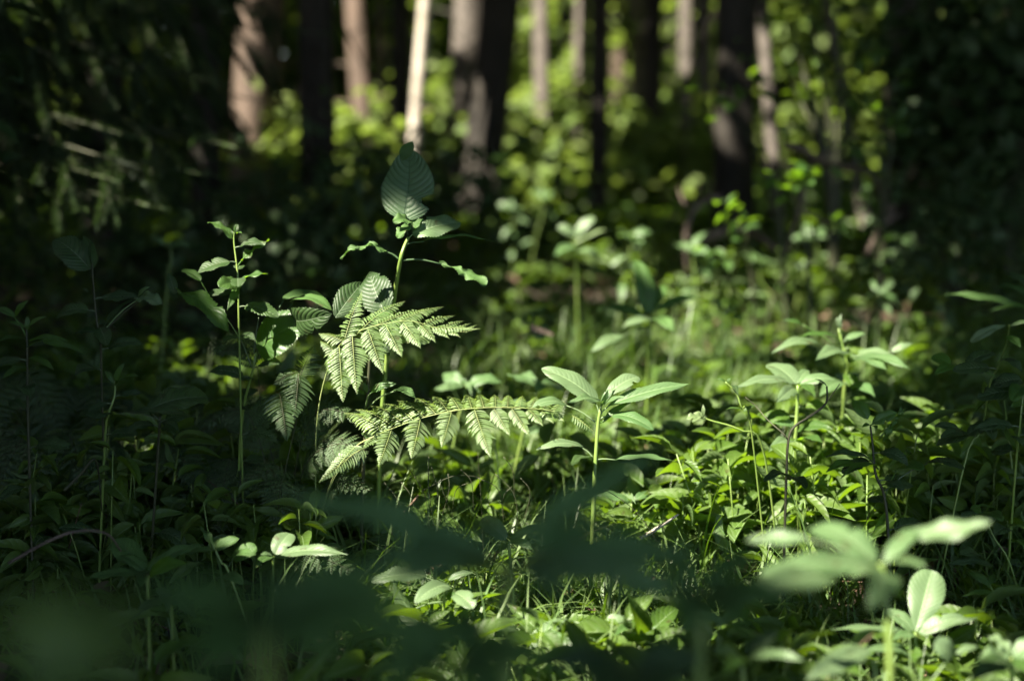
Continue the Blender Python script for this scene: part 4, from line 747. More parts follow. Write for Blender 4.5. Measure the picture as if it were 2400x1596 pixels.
plant('balsam_plant', 'dark blurred leaves on the bottom edge right of the centre stem', 'herb',
    [(1480, 1580, .95), (1480, 1700, .95)], .004, [
    ((1470, 1570, .95), (1280, 1560, .92), 100, {}), ((1490, 1570, .95), (1650, 1540, .95), 110, {}), ((1480, 1580, .95), (1420, 1660, .88), 110, {}), ((1485, 1575, .95), (1560, 1650, .9), 110, {}), ((1475, 1575, .95), (1370, 1610, .9), 110, {})], mat='dark')
# ---- middle distance
plant('balsam_plant', 'dark blurred herb in the middle distance with one sunlit leaf hanging left', 'herb',
    [(1525, 742, 3.2), (1522, 800, 3.2), (1518, 900, 3.25)], .005, [
    ((1518, 735, 3.2), (1490, 608, 3.25), 50, dict(n=(.3, .2, .9), kind='broad', mat='bluish', var=0)), ((1535, 732, 3.2), (1640, 698, 3.25), 28, dict(n=(0, .8, .6), mat='bluish', var=0)), ((1528, 748, 3.15), (1456, 770, 3.1), 26, dict(n=(0, .8, .65), var=1)), ((1460, 788, 3.15), (1385, 826, 3.1), 30, dict(n=(0, .8, .65), var=.8, node=(1522, 770, 3.2))),
    ((1515, 745, 3.2), (1400, 725, 3.25), 30, dict(mat='bluish')), ((1530, 745, 3.2), (1580, 780, 3.1), 40, dict(mat='bluish')), ((1525, 735, 3.2), (1560, 670, 3.3), 30, dict(mat='bluish'))])
plant('balsam_plant', 'blurred seedling with two white lit leaves spread like a heart, middle distance', 'herb',
    [(1345, 556, 4.2), (1350, 600, 4.2), (1352, 660, 4.25)], .004, [
    ((1346, 554, 4.2), (1308, 530, 4.2), 26, dict(kind='round', var=1, n=(.2, .5, .8))), ((1348, 554, 4.2), (1392, 510, 4.2), 28, dict(kind='round', var=1, n=(-.3, .4, .8))), ((1350, 570, 4.2), (1420, 540, 4.2), 20, dict(mat='fern', var=1)), ((1350, 580, 4.2), (1300, 600, 4.1), 30, {}), ((1350, 590, 4.2), (1410, 610, 4.1), 30, {})])
for k, (px, py, d, s, lab) in enumerate([
    (1090, 905, 2.9, 1.0, 'blurred low herb just above the lower frond'), (1260, 905, 2.85, 1.0, 'soft pale herb peeking out behind the left leaves of the centre herb'),
    (1480, 560, 4.6, 1.1, 'blurred bright herb right of the heart shaped seedling'), (1620, 590, 4.6, 1.1, 'blurred herb in the sunny patch below the curved dead branch'), (1780, 620, 4.8, 1.3, 'blurred herb in the middle of the sunny patch on the right'),
    (1900, 560, 5.4, 1.3, 'blurred bright herb at the far end of the sunny patch'), (1250, 740, 3.9, 1.0, 'dim blurred herb above the gap between the two fronds'), (2060, 690, 4.2, 1.1, 'dim blurred herb right of the sunny patch'), (1700, 740, 3.9, 1.1, 'blurred herb at the near end of the sunny patch'),
    (2200, 650, 4.8, 1.2, 'dim blurred herb near the right edge of the undergrowth'), (1200, 490, 6.0, 1.0, 'small lit sprig right of the tall herb, blurred before the dark trunk'), (1270, 470, 6.3, .9, 'second small lit sprig right of the tall herb, blurred'),
    (1560, 1010, 2.9, .9, 'pale blurred herb in the grass right of the centre herb'), (1660, 1130, 2.6, .8, 'flat pale leaved herb in the bright grass'), (1480, 1180, 2.45, .8, 'flat lit leaves on the grass beside the centre stem'),
    (440, 900, 2.9, 1.0, 'dim rosette in the dark behind the wrinkled leaf'), (400, 580, 3.4, .8, 'faint blurred leaves behind the left shoots'), (850, 400, 7.0, 1.6, 'blurred pale tall herb left of the big upright leaf'), (800, 345, 7.4, 1.6, 'blurred pale herb at the foot of the reddish trunk')]):
    g = np.random.default_rng(100 + k); lv = []
    nl = int(g.integers(4, 9)); dx, dy = g.normal(0, 10, 2); px0, py0 = px, py
    for i in range(nl):
        a = i / nl * 2 * math.pi + g.random(); L = (40 + 65 * g.random()) * s * 2.2 / d * 1.15
        lv.append(((px + math.cos(a) * 4, py - 2), (px + math.cos(a) * L, py + L * g.uniform(-.7, .35) + math.sin(a) * -L * .2, d + math.sin(a) * .08), L * g.uniform(.3, .46), dict(n=(.5 * g.normal(), .8, .55), bend=g.uniform(0, .25), wavy=.03, nyv=14, nxv=3, var=g.random())))
    for i in range(3):
        a = g.random() * 6.28; L = 35 * s * 2.2 / d
        lv.append(((px, py - 3), (px + math.cos(a) * L * .5, py - L * .7), L * .45, dict(n=(0, .4, .8), nyv=12, nxv=3, var=g.random())))
    plant('balsam_plant', lab, 'herb', [(px, py, d), (px + g.normal() * 10, py + 40, d), (px + g.normal() * 16, py + 90, d)], .0026, lv, group='blurred herbs in the undergrowth', low=[0, 3, 5, 2][k % 4])
plant('grass_tuft', 'dark fine tangled stalks under the lower frond', 'grass tuft',
    [(1120, 1060, 2.25), (1130, 1220, 2.28)], .0006, [], smat='stemdark',
    extra=[([(x0, y0, 2.25), ((x0 + x1) / 2 + b_, (y0 + y1) / 2 - 20, 2.25), (x1, y1, 2.27)], .0007) for x0, y0, x1, y1, b_ in
           [(1010, 1090, 1030, 1260, 6), (1005, 1070, 1020, 1250, -8), (1050, 1110, 1030, 1230, 12), (960, 1100, 1010, 1260, 10), (1120, 1120, 1180, 1210, 16), (1100, 1130, 1060, 1210, -12), (1220, 1120, 1225, 1230, 20), (1200, 1140, 1180, 1230, -10), (1160, 1110, 1215, 1250, 18), (990, 1150, 1140, 1120, 0), (940, 1130, 980, 1240, 4), (1080, 1100, 1110, 1200, 10), (1390, 1130, 1560, 1300, 12), (1260, 1290, 1420, 1270, 0), (1290, 1310, 1500, 1215, 0), (1180, 1070, 1205, 1180, 10), (900, 1130, 960, 1270, 6), (1030, 1130, 1080, 1260, -8)]])

# ------------------------------------------------------------------ ground cover, grass, litter
def frustum_pts(n, y0, y1, margin=.5, pw=1.0, g=rng):
    u = g.random(n); y = y0 + (y1 - y0) * u ** pw
    x = (g.random(n) * 2 - 1) * (y * .37 + margin)
    return x, y
def near_limit(x, y):
    'how tall low growth may stand at (x, y) so that the tall herbs stay in view'
    px = 1200 + x / y * FPX
    k = [0, 600, 760, 1000, 1300, 1700, 2400]
    r = [np.interp(px, k, v) for v in ([1400, 1390, 1420, 1430, 1440, 1420, 1400], [900, 930, 1150, 1190, 1190, 1130, 1060], [820, 840, 930, 960, 950, 900, 860], [640, 640, 690, 720, 660, 600, 640], [520, 500, 500, 500, 500, 500, 500])]
    k = [1.5, 2.15, 2.3, 3.1, 3.3, 4.3, 4.8, 7, 9, 20]
    r = [r[0], r[0], r[1], r[1] - 60, r[2], r[2] - 80, r[3], r[3] - 100, r[4], r[4] * 0 + 400]
    py = np.array([np.interp(y[i], k, [q[i] for q in r]) for i in range(len(y))])
    return np.clip(CAMH - y * (py - 330) / FPX - ground_z(x, y), .02, .42)
def lush(x, y):
    'leafier on the right and in the middle, poorer under the spruce at left'
    return np.clip(.75 + .3 * np.tanh((x / (y * .36 + .1) + .15) * 3), .45, 1)
SM = leaf_tpl(5, 1, 'broad', .3, .3); SB = leaf_tpl(5, 1, 'balsam', .35, .35)
def seedlings(mb, x, y, hmax, g, size=(.03, .06), nl=(4, 7), tpl=SB, stems=None, tall=.0):
    z0 = ground_z(x, y); 
    for i in range(len(x)):
        h = hmax[i] * (.35 + .65 * g.random()); n = g.integers(*nl); a = g.random() * 6.28 + np.arange(n) * 2.4
        L = size[0] + (size[1] - size[0]) * g.random(n); tilt = g.uniform(-.45, .8, n)
        lean = g.normal(0, .12, 2) * h
        top = np.array([x[i] + lean[0], y[i] + lean[1], z0[i] + h])
        P = np.repeat(top[None], n, 0) - np.array([[lean[0] * .3, lean[1] * .3, h * .25]]) * (np.arange(n) / n)[:, None]
        Yd = np.stack([np.cos(a) * np.cos(tilt), np.sin(a) * np.cos(tilt), np.sin(tilt)], 1)
        Zu = np.array([0, 0, 1.0]) + g.normal(0, .55, (n, 3)); Xd = unit(np.cross(Yd, Zu)); Zd = np.cross(Xd, Yd)
        mb.inst(tpl, P + Yd * L[:, None] * .12, Xd * (L * g.uniform(.26, .44, n))[:, None], Yd * L[:, None], Zd * L[:, None], np.clip(g.random() * .6 + g.random(n) * .4, 0, 1))
        if stems is not None and y[i] < 7:
            tube(stems, [(x[i], y[i], z0[i] - .005), (x[i] + lean[0] * .4, y[i] + lean[1] * .4, z0[i] + h * .5), tuple(top)], [.0014, .001], 4, 4, .5)
stems = MB(); gc = MB(); g = np.random.default_rng(5)
def keep(x, y, p): k = g.random(len(x)) < p; return x[k], y[k]
x, y = frustum_pts(1000, 1.55, 4.0, .3); x, y = keep(x, y, lush(x, y)); seedlings(gc, x, y, near_limit(x, y) * .8, g, (.03, .085), stems=stems)
x, y = frustum_pts(2300, 3.6, 8, .6); x, y = keep(x, y, lush(x, y)); seedlings(gc, x, y, near_limit(x, y), g, (.04, .085), stems=stems)
n = 420; y = g.uniform(2.3, 3.4, n); x = (g.uniform(1560, 2450, n) - 1200) / FPX * y; seedlings(gc, x, y, np.clip(CAMH - y * (g.uniform(930, 1150, n) - 330) / FPX - ground_z(x, y), .03, .4), g, (.035, .085), (5, 9), stems=stems)
n = 260; y = g.uniform(2.1, 2.8, n); qx = g.uniform(-60, 760, n); x = (qx - 1200) / FPX * y; seedlings(gc, x, y, np.clip(CAMH - y * (np.clip(g.uniform(980, 1360, n), np.interp(qx, [0, 350, 760], [960, 1060, 1200]), 1400) - 330) / FPX - ground_z(x, y), .03, .3), g, (.03, .07), (5, 10), stems=stems)
n = 150; y = g.uniform(1.85, 2.2, n); x = (g.uniform(820, 1800, n) - 1200) / FPX * y; seedlings(gc, x, y, g.uniform(.03, .08, n), g, (.03, .07), (4, 8), stems=stems)
n = 160; y = g.uniform(2.6, 3.6, n); x = (g.uniform(900, 1560, n) - 1200) / FPX * y; seedlings(gc, x, y, np.clip(CAMH - y * (g.uniform(1010, 1200, n) - 330) / FPX - ground_z(x, y), .03, .4), g, (.035, .085), (5, 9), stems=stems)
x, y = frustum_pts(700, 2.35, 4.2, .2); x, y = keep(x, y, lush(x, y)); seedlings(gc, x, y, near_limit(x, y), g, (.05, .10), stems=stems)
x, y = frustum_pts(2600, 7.5, 20, 2, 1.3); seedlings(gc, x, y, near_limit(x, y), g, (.08, .15), (6, 10))
x, y = frustum_pts(1100, 1.5, 5.0, .3); x, y = keep(x, y, lush(x, y)); seedlings(gc, x, y, near_limit(x, y) * .35, g, (.015, .032), (3, 5), SM)
tag(gc.build('ground_cover', M['cover']), 'mixed green leaves of low herbs covering the forest floor', 'ground cover', kind='stuff')
tag(stems.build('herb_stalks', M['stem']), 'thin green stalks under the low herb leaves', 'stalks', kind='stuff')
gr = MB(); n = 20000
x, y = frustum_pts(n, 1.5, 4.4, .3, 1.1, g); x, y = keep(x, y, lush(x, y) ** 1.5); n = len(x)
L = g.uniform(.08, .34, n) * np.interp(y, [1.5, 2.2, 3.5, 6], [.5, .8, 1.0, 1.2]); a = g.random(n) * 6.28
ns = 6; s_ = np.linspace(0, 1, ns); arch = g.uniform(.3, 1.75, n)
hd = np.stack([np.cos(a), np.sin(a), np.zeros(n)], 1)
px_ = np.stack([x, y, ground_z(x, y) - .003], 1)
C = px_[:, None] + hd[:, None] * (L[:, None] * np.sin(arch[:, None] * s_) * .8)[..., None] * s_[None, :, None] + np.array([0, 0, 1.0]) * (L[:, None] * (s_ - .42 * arch[:, None] * s_ ** 2))[..., None]
side = np.cross(hd, [0, 0, 1.0]); wd_ = (g.uniform(.0007, .0034, n)[:, None] * (1 - s_ ** 2 * .9))
Lf = C + side[:, None] * wd_[..., None]; Rt = C - side[:, None] * wd_[..., None]
V = np.stack([Lf, Rt], 2).reshape(-1, 3); base = (np.arange(n) * ns * 2)[:, None]
j = np.arange(ns - 1)[None] * 2
Fc = np.stack([base + j, base + j + 1, base + j + 3, base + j + 2], -1).reshape(-1, 4)
gr.add(V, Fc, None, np.repeat(g.random(n), ns * 2)); tag(gr.build('grass', M['grass']), 'fine arching green grass between the herbs', 'grass', kind='stuff')
li = MB(); n = 5000; x, y = frustum_pts(n, 1.4, 9, .5, 1.2, g); a = g.random(n) * 6.28
Yd = np.stack([np.cos(a), np.sin(a), g.normal(0, .25, n)], 1); Zu = np.array([0, 0, 1.0]) + g.normal(0, .35, (n, 3)); Xd = unit(np.cross(Yd, Zu)); Zd = np.cross(Xd, Yd); L = g.uniform(.015, .065, n)
li.inst(SM, np.stack([x, y, ground_z(x, y) + .006 + .05 * g.random(n) ** 3], 1), Xd * (L * .6)[:, None], Yd * L[:, None], Zd * L[:, None], g.random(n))
tag(li.build('leaf_litter', M['litter']), 'dry brown leaves and bits scattered on the soil', 'leaf litter', kind='stuff')

tw = MB(); n = 420; x, y = frustum_pts(n, 1.5, 8, .4, 1.1, g)
for i in range(n):
    a = g.random() * 6.28; L = g.uniform(.06, .3); z = float(ground_z(x[i], y[i])); r0 = g.uniform(.0008, .0028); up_ = abs(g.normal(0, .07))
    tube(tw, [(x[i], y[i], z + .005), (x[i] + math.cos(a) * L * .5 + g.normal() * .012, y[i] + math.sin(a) * L * .5, z + .01 + up_ * .6), (x[i] + math.cos(a) * L, y[i] + math.sin(a) * L, z + .008 + up_)], [r0, r0 * .5], 4, 6, float(g.random()))
tag(tw.build('fallen_twigs', M['litter']), 'thin dry twigs and straws fallen among the herbs', 'twigs', kind='stuff')

# ------------------------------------------------------------------ dead branches and a mossy hump
def branch(label, pts, r, twigs=(), mat='wood', name='dead_branch', cat='branch'):
    P = [W(*p) for p in pts]; mb = MB(); mb_r = [r, r * .8, r * .5]
    tube(mb, P, mb_r, 9, 34, .5, rough=.5, seed=int(pts[0][0]))
    for t_, rt in twigs: tube(mb, [W(*p) for p in t_], [rt, rt * .5], 6, 10, .5, rough=.2, seed=3)
    return tag(mb.build(name, M[mat]), label, cat)
branch('pale sunlit dead branch slanting down right under the right hand trees', [(1840, 338, 4.6), (1880, 350, 4.6), (1930, 378, 4.6), (1985, 392, 4.65), (2050, 420, 4.8), (2080, 520, 4.9)], .013, [([(1895, 358, 4.6), (1902, 385, 4.57), (1898, 410, 4.55)], .006), ([(1920, 370, 4.6), (1975, 348, 4.6)], .006)])
branch('curved hook of dead wood above the sunny patch', [(1690, 462, 5.0), (1650, 470, 5.0), (1620, 505, 5.0), (1608, 560, 5.0), (1610, 640, 5.0)], .010, [([(1622, 503, 5.0), (1600, 470, 5.05), (1590, 440, 5.1)], .005)])
branch('reddish dead branch lying low behind the sunny patch', [(1640, 560, 5.0), (1690, 545, 5.0), (1740, 535, 5.0), (1790, 560, 5.1), (1830, 600, 5.1)], .016)
branch('thin leaning dead stick below the pale branch', [(1882, 440, 4.6), (1872, 500, 4.6), (1855, 550, 4.6), (1840, 600, 4.6)], .009, [([(1862, 495, 4.6), (1900, 505, 4.6), (1945, 530, 4.6)], .008)])
branch('short broken stick sticking up at the right edge of the sunny patch', [(2090, 480, 4.6), (2080, 520, 4.6), (2055, 550, 4.6), (2030, 600, 4.6)], .012, [([(2075, 525, 4.6), (2110, 500, 4.6)], .008)])
branch('pale stick lying in the dim undergrowth above the gap between the fronds', [(1240, 768, 3.4), (1265, 776, 3.4), (1295, 786, 3.4)], .007)
branch('bent thin brown twig arching over the dark lower left corner', [(20, 1320, 1.9), (110, 1270, 1.9), (180, 1245, 1.9), (250, 1250, 1.92), (290, 1300, 1.95)], .0018, mat='wood', name='dead_twig')
branch('slanting twig in the black gap at the lower left', [(150, 1150, 2.1), (190, 1110, 2.1), (225, 1080, 2.1), (240, 1200, 2.15)], .0016, mat='stemdark', name='dead_twig')
branch('white straight grass straw lying in the lit grass right of the centre stem', [(1500, 1262, 2.3), (1545, 1235, 2.3), (1590, 1205, 2.32)], .0032, mat='birch', name='dry_straw', cat='straw')
branch('yellow green mossy arched branch left of the tall herb', [(668, 540, 5.4), (690, 500, 5.4), (720, 470, 5.4), (770, 450, 5.5), (830, 470, 5.6), (860, 560, 5.6)], .028, mat='moss', name='mossy_branch')

# ------------------------------------------------------------------ trees
CL = leaf_tpl(2, 1, 'broad', .1, .2)
TREES = []    # (x, y, empty, label)
def tree(label, xt, xb, wpx, d, mat, group='trees of the forest behind', yb=400, rough=.12, boughs=True, height=9.0):
    T = W(xt, 0, d); B = W(xb, yb, d); dv = (T - B) / (T[2] - B[2])
    gz = float(ground_z(B[0], B[1])) - .05; foot = B - dv * (B[2] - gz); top = B + dv * (height - B[2])
    top[:2] = foot[:2] + np.clip(top[:2] - foot[:2], -1.5, 1.5) if abs(top[0] - foot[0]) > 1.5 else top[:2]
    e = empty('tree', foot, label, 'tree', group); mb = MB(); r = wpx / FPX * d / 2
    mids = B + dv * 1.2; hi = B + dv * 2.4
    tube(mb, [foot, foot * .9 + B * .1, B, mids, hi, top], [r * 1.7, r * 1.08, r, r * .98, r * .9, r * .5], 16, 44, .5, rough=rough, seed=int(xt) % 97)
    mb.build('trunk', M[mat], e)
    gb = np.random.default_rng(int(xt))
    for i in range(0 if 'hanging' in label else 6):
        z = gb.uniform(.6, 3.4); q = foot + dv * (z - foot[2]); a = gb.random() * 6.28; L = gb.uniform(.25, .9); dr = np.array([math.cos(a), math.sin(a), gb.uniform(-.5, .25)]); bb = MB()
        tube(bb, [q, q + dr * L * .5, q + dr * L + [0, 0, -L * .15]], [.014, .009, .003], 5, 8, .5, rough=.3, seed=i)
        bb.build('dead_limb', M['bark' if mat in ('bark', 'greybark') else 'wood'], e)
    TREES.append([foot[0], foot[1], e, top])
    return e
tree('dark thick trunk between the tan patch and the reddish trunk', 742, 748, 84, 7.0, 'bark')
tree('slim reddish sunlit trunk right of the dark thick one', 832, 858, 46, 11.0, 'pine')
tree('dark trunk directly left of the pale leaning one', 938, 938, 46, 10.0, 'bark')
tree('pale leaning trunk with yellow moss above the big upright leaf', 998, 966, 32, 8.5, 'birch')
tree('broad brown trunk lit on its left side behind the leaning dark one', 1102, 1085, 82, 11.0, 'greybark')
tree('large dark trunk leaning left at its foot, centre of the wood', 1176, 1130, 92, 9.0, 'bark')
tree('pale grey lit trunk right of the large dark one', 1268, 1274, 36, 13.0, 'greybark')
tree('light trunk left of the narrow dark trunk', 1366, 1350, 34, 13.5, 'greybark')
tree('narrow dark trunk in the bright gap right of centre', 1408, 1402, 44, 10.0, 'bark')
tree('brown trunk touching the narrow dark one on its right', 1446, 1452, 30, 14.5, 'pine')
tree('lit tan trunk second right of the narrow dark one', 1490, 1496, 34, 14.0, 'greybark')
tree('dark trunk left of the lit grey ringed one', 1532, 1530, 46, 12.0, 'bark')
tree('grey ringed trunk lit by the sun right of centre', 1608, 1606, 30, 11.0, 'greybark')
tree('dull brown trunk right of the grey ringed one', 1650, 1650, 38, 13.0, 'greybark')
tree('thickest black trunk on the right', 1722, 1716, 96, 7.0, 'bark')
tree('thin tan lit trunk right of the thickest black one', 1786, 1815, 32, 7.5, 'greybark')
tree('thin greenish trunk in the leaves at upper right', 1935, 2005, 24, 8.0, 'greybark')
tree('black trunk deep in the dark upper right', 2130, 2130, 120, 6.5, 'bark')
tree('slim reddish trunk near the upper right corner', 2310, 2296, 26, 6.5, 'pine')
tree('reddish trunk cut by the upper right corner', 2362, 2362, 28, 6.0, 'pine')
tree('black trunk behind the spruce at upper left', 480, 480, 70, 7.0, 'bark')
tree('brown trunk standing in for a sunlit tan patch at upper left, behind the hanging spruce twigs', 610, 590, 110, 9.0, 'pine')  # added trunk, gives the sunlit tan patch a surface
tree('dark trunk at the far upper left', 250, 250, 90, 6.5, 'bark')
tree('far grey trunk seen in the bright gap', 1318, 1318, 18, 17.0, 'greybark')
tree('far thin trunk left of the dark trunk by the pale leaning one', 890, 892, 18, 15.0, 'pine')
tree('far thin dark trunk between grey ringed and black trunks', 1575, 1572, 16, 17.0, 'bark')
# unseen trees added outside the picture to carry the shading leaf roof
for k, (x, y) in enumerate([(-5.5, 2.5), (-4.5, 7.5), (5.5, 3), (4.6, -3), (-3.6, -4.5), (-8, 11), (8, 9), (-12, 6)]):
    foot = np.array([x, y, float(ground_z(x, y)) - .05]); e = empty('tree', foot, ['unseen shade tree beside the left edge of the clearing', 'unseen shade tree left beyond the spruce', 'unseen shade tree just right of the herbs', 'unseen shade tree to the right rear', 'unseen shade tree to the left rear', 'far unseen shade tree on the left of the wood', 'far unseen shade tree on the right of the wood', 'outermost unseen shade tree on the left'][k], 'tree', 'unseen trees added for their shade')
    mb = MB(); tp = foot + np.array([.2, .1, 9]); tube(mb, [foot, foot + [0.05, 0, 3], tp], [.2, .14, .07], 12, 20, .5, rough=.15, seed=k); mb.build('trunk', M['bark'], e); TREES.append([x, y, e, tp])
# unseen crowns: leaf sprays with gaps shaped to place the sun patches
g = np.random.default_rng(21)
N = 31500
cx = g.uniform(-14, 10, N); cy = g.uniform(-6, 19, N); cz = 3.5 + .03 * np.clip(cy, 0, 20) + 2.2 * g.random(N)
open_c = (cy > 15.5 + .6 * np.abs(cx - .5)) 
C3 = np.stack([cx, cy, cz], 1); C3 = C3[~open_c & ((cy > -1.7) | (cx < -.9))]  # rear right of the roof removed so skylight reaches the front leaves
tp = np.array([[t[0], t[1]] for t in TREES]); near = np.argmin(((C3[:, None, :2] - tp[None]) ** 2).sum(-1), 1)
def spray(mb, P, g, size, k=6, tpl=CL, spread=.9, beams=False):
    n = len(P)
    for q in range(k):
        a = g.random(n) * 6.28; t_ = g.normal(-.1, .35, n); Yd = np.stack([np.cos(a) * np.cos(t_), np.sin(a) * np.cos(t_), np.sin(t_)], 1)
        Zu = np.array([0, 0, 1.0]) + g.normal(0, .35, (n, 3)); Xd = unit(np.cross(Yd, Zu)); Zd = np.cross(Xd, Yd)
        L = size * g.uniform(.7, 1.25, n); off = g.normal(0, size * spread * .5, (n, 3)); va = g.random(n)
        if beams:
            o_ = ~in_sunbeam(P + off + Yd * (L * .5)[:, None], .115); P_, off, Xd, Yd, Zd, L, va = P[o_], off[o_], Xd[o_], Yd[o_], Zd[o_], L[o_], va[o_]
            mb.inst(tpl, P_ + off, Xd * (L * .62)[:, None], Yd * L[:, None], Zd * L[:, None], va); continue
        mb.inst(tpl, P + off, Xd * (L * .62)[:, None], Yd * L[:, None], Zd * L[:, None], va)
for i, t_ in enumerate(TREES):
    P = C3[near == i]
    if len(P) == 0: continue
    mb = MB(); spray(mb, P, g, .27, 5, spread=.9, beams=True)
    mb.build('crown', M['canopy'], t_[2])  # unseen leaf roof, shaped to block and pass the sun

# ---- spruce hanging in at the upper left
def far_beam(P, r_=.16):
    for p, dep in zip(LP[N_GATED:], LD[N_GATED:]):
        if dep > 6:
            v = P - p; t = v @ S; q = v - t[:, None] * S
            if ((np.linalg.norm(q, axis=1) < r_ + .06) & (t > .3)).any(): return True
    return False
def spruce_twig(mb, st, P0, P1, sag, nl, g, lit):
    if far_beam(np.array([P0, (P0 + P1) / 2, P1])): return
    n = 26; t_ = np.linspace(0, 1, n)[:, None]; P = P0 * (1 - t_) + P1 * t_ + np.array([0, 0, 1.0]) * (sag * 4 * t_ * (1 - t_))
    Tg = unit(np.gradient(P, axis=0)); tube(st, P, [.0025, .001], 5, None, .3)
    m = nl; f = g.random(m); idx = (f * (n - 1)).astype(int); p = P[idx] + (f * (n - 1) - idx)[:, None] * 0 + Tg[idx] * (g.random(m) * .01)[:, None]
    rd = g.normal(size=(m, 3)); rd -= Tg[idx] * (rd * Tg[idx]).sum(1)[:, None]; rd = unit(rd); rd[:, 2] = np.abs(rd[:, 2]) * .4 + rd[:, 2] * .5
    Yd = unit(rd + Tg[idx] * .8); Xd = unit(np.cross(Yd, rd + .1)); L = g.uniform(.014, .024, m)
    v = np.where(f > .7, lit, .12 * g.random(m))  # outer needles paler: sun on the tips put into the colour
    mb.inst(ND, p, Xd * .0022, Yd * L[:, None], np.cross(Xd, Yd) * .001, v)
ND = (np.array([(-.5, 0, 0), (.5, 0, 0), (.5, .7, 0), (0, 1, 0), (-.5, .7, 0), (0, .3, 1.0)]), np.array([(0, 1, 2, 4), (4, 2, 3, -1)]), np.zeros((6, 2)))
ND = (ND[0][:5], ND[1], ND[2][:5])
g = np.random.default_rng(33)
def bough(parent, a, b, ntw, L0, g, lit=.9, spreadz=.3):
    'a main branch from a to b with side twigs hanging from it'
    A = W(*a); B = W(*b); mb = MB(); st = MB()
    n = 16; t_ = np.linspace(0, 1, n)[:, None]; Pm = A * (1 - t_) + B * t_ + np.array([0, 0, .12]) * (4 * t_ * (1 - t_)); tube(st, Pm, [.007, .003], 6, None, .3)
    ax = unit(B - A); sd = unit(np.cross(ax, [0, 0, 1.0]))
    for i in range(ntw):
        f = .12 + .88 * (i + g.random()) / ntw; p = Pm[min(n - 1, int(f * (n - 1)))]
        s = 1 if i % 2 else -1; L = L0 * (1.15 - .6 * f) * g.uniform(.7, 1.2)
        q = p + (sd * s * .8 + ax * .8 + np.array([0, 0, -.55 - .5 * g.random()])) * L
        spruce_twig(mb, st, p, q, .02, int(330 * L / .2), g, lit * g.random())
        for j in range(3):
            ff = g.uniform(.3, .9); p2 = p * (1 - ff) + q * ff; q2 = p2 + (unit(q - p) + sd * s * g.normal(0, .5) + np.array([0, 0, -.7])) * L * .4
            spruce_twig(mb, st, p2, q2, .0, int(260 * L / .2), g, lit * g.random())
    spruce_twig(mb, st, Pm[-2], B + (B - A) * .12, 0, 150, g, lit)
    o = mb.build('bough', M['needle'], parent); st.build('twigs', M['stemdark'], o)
    return o
sx, sy = -3.0, 4.4
E = empty('spruce', (sx, sy, float(ground_z(sx, sy))), 'dark spruce at the upper left with drooping twig tips coloured as if sunlit', 'tree')
mb = MB(); tube(mb, [(sx, sy, 0), (sx, sy, 2.5), (sx + .05, sy, 6)], [.12, .1, .03], 12, 20, .5, rough=.15); mb.build('trunk', M['bark'], E)
def proj_sx(px, py, d): return (px, py, d)
for a, b, nt_, L0 in [
    ((-900, 250, 4.4), (120, 400, 3.7), 16, .30), ((-900, 300, 4.4), (330, 400, 3.7), 22, .30), ((-900, 150, 4.4), (420, 330, 4.0), 24, .32), ((-900, 100, 4.4), (180, 300, 3.8), 20, .34), ((-900, 0, 4.4), (380, 180, 4.1), 24, .36),
    ((-900, -50, 4.4), (150, 150, 3.9), 22, .36), ((-900, -150, 4.4), (450, 20, 4.3), 26, .38), ((-900, -200, 4.4), (200, 0, 4.0), 24, .38), ((-900, -300, 4.4), (520, -90, 4.6), 28, .42), ((-900, -300, 4.4), (300, -120, 4.2), 24, .42),
    ((-900, 350, 4.4), (220, 470, 3.7), 14, .22), ((-900, 60, 4.4), (620, 80, 5.0), 26, .42), ((-900, 0, 4.4), (560, 240, 4.8), 26, .34), ((-900, 200, 4.8), (500, 330, 4.9), 26, .34), ((-900, -400, 4.8), (640, -40, 5.4), 26, .5)]:
    bough(E, a, b, nt_, L0, g)
g = np.random.default_rng(44)
def leafy_shrub(label, pts, n, size, mat, spread, cat='shrub', name='shrub', stem_to=None, crown='foliage', tpl=SM, r=.02):
    'pts: list of (px,py,d) blob centres; foliage spread round them on real stems'
    C = [W(*p) for p in pts]; c0 = np.mean(C, 0); foot = np.array([c0[0], c0[1], float(ground_z(c0[0], c0[1])) - .02]) if stem_to is None else np.array(stem_to, float)
    e = empty(name, foot, label, cat); st = MB(); mb = MB()
    for c in C:
        mid = (foot * .4 + c * .6); mid[:2] = foot[:2] * .75 + c[:2] * .25
        tube(st, [foot, mid, c], [r, r * .6, r * .25], 6, 12, .5, rough=.1)
        P = c + g.normal(size=(n, 3)) * np.array(spread); spray(mb, P, g, size, 3, tpl=tpl, spread=1.0)
    mb.build(crown, M[mat], e); st.build('stem', M['stemdark'], e)
    return e
leafy_shrub('leafy shrub with small sun speckled leaves at upper right', [(1850, 60, 5.0), (1900, 40, 5.1), (1960, 90, 5.0), (1880, 170, 5.0), (1940, 200, 5.0), (1830, 130, 5.2), (1990, 180, 5.1), (1900, 260, 5.1), (1960, -30, 5.0), (1870, -60, 5.0), (1960, 290, 5.3)], 6, .045, 'cover', (.08, .10, .08), stem_to=(1.15, 5.05, .02), r=.012)
leafy_shrub('thin twig with four bright round leaves before the thickest black trunk', [(1690, 218, 4.5), (1730, 245, 4.5), (1735, 200, 4.5)], 1, .06, 'sapling', (.01, .01, .01), stem_to=(.9, 4.6, .02), r=.005)
leafy_shrub('thin twig with lime leaves below the pale dead branch', [(1845, 400, 4.0), (1885, 425, 4.0), (1870, 445, 4.0)], 2, .05, 'sapling', (.015, .01, .012), stem_to=(.86, 4.05, .02), r=.004)
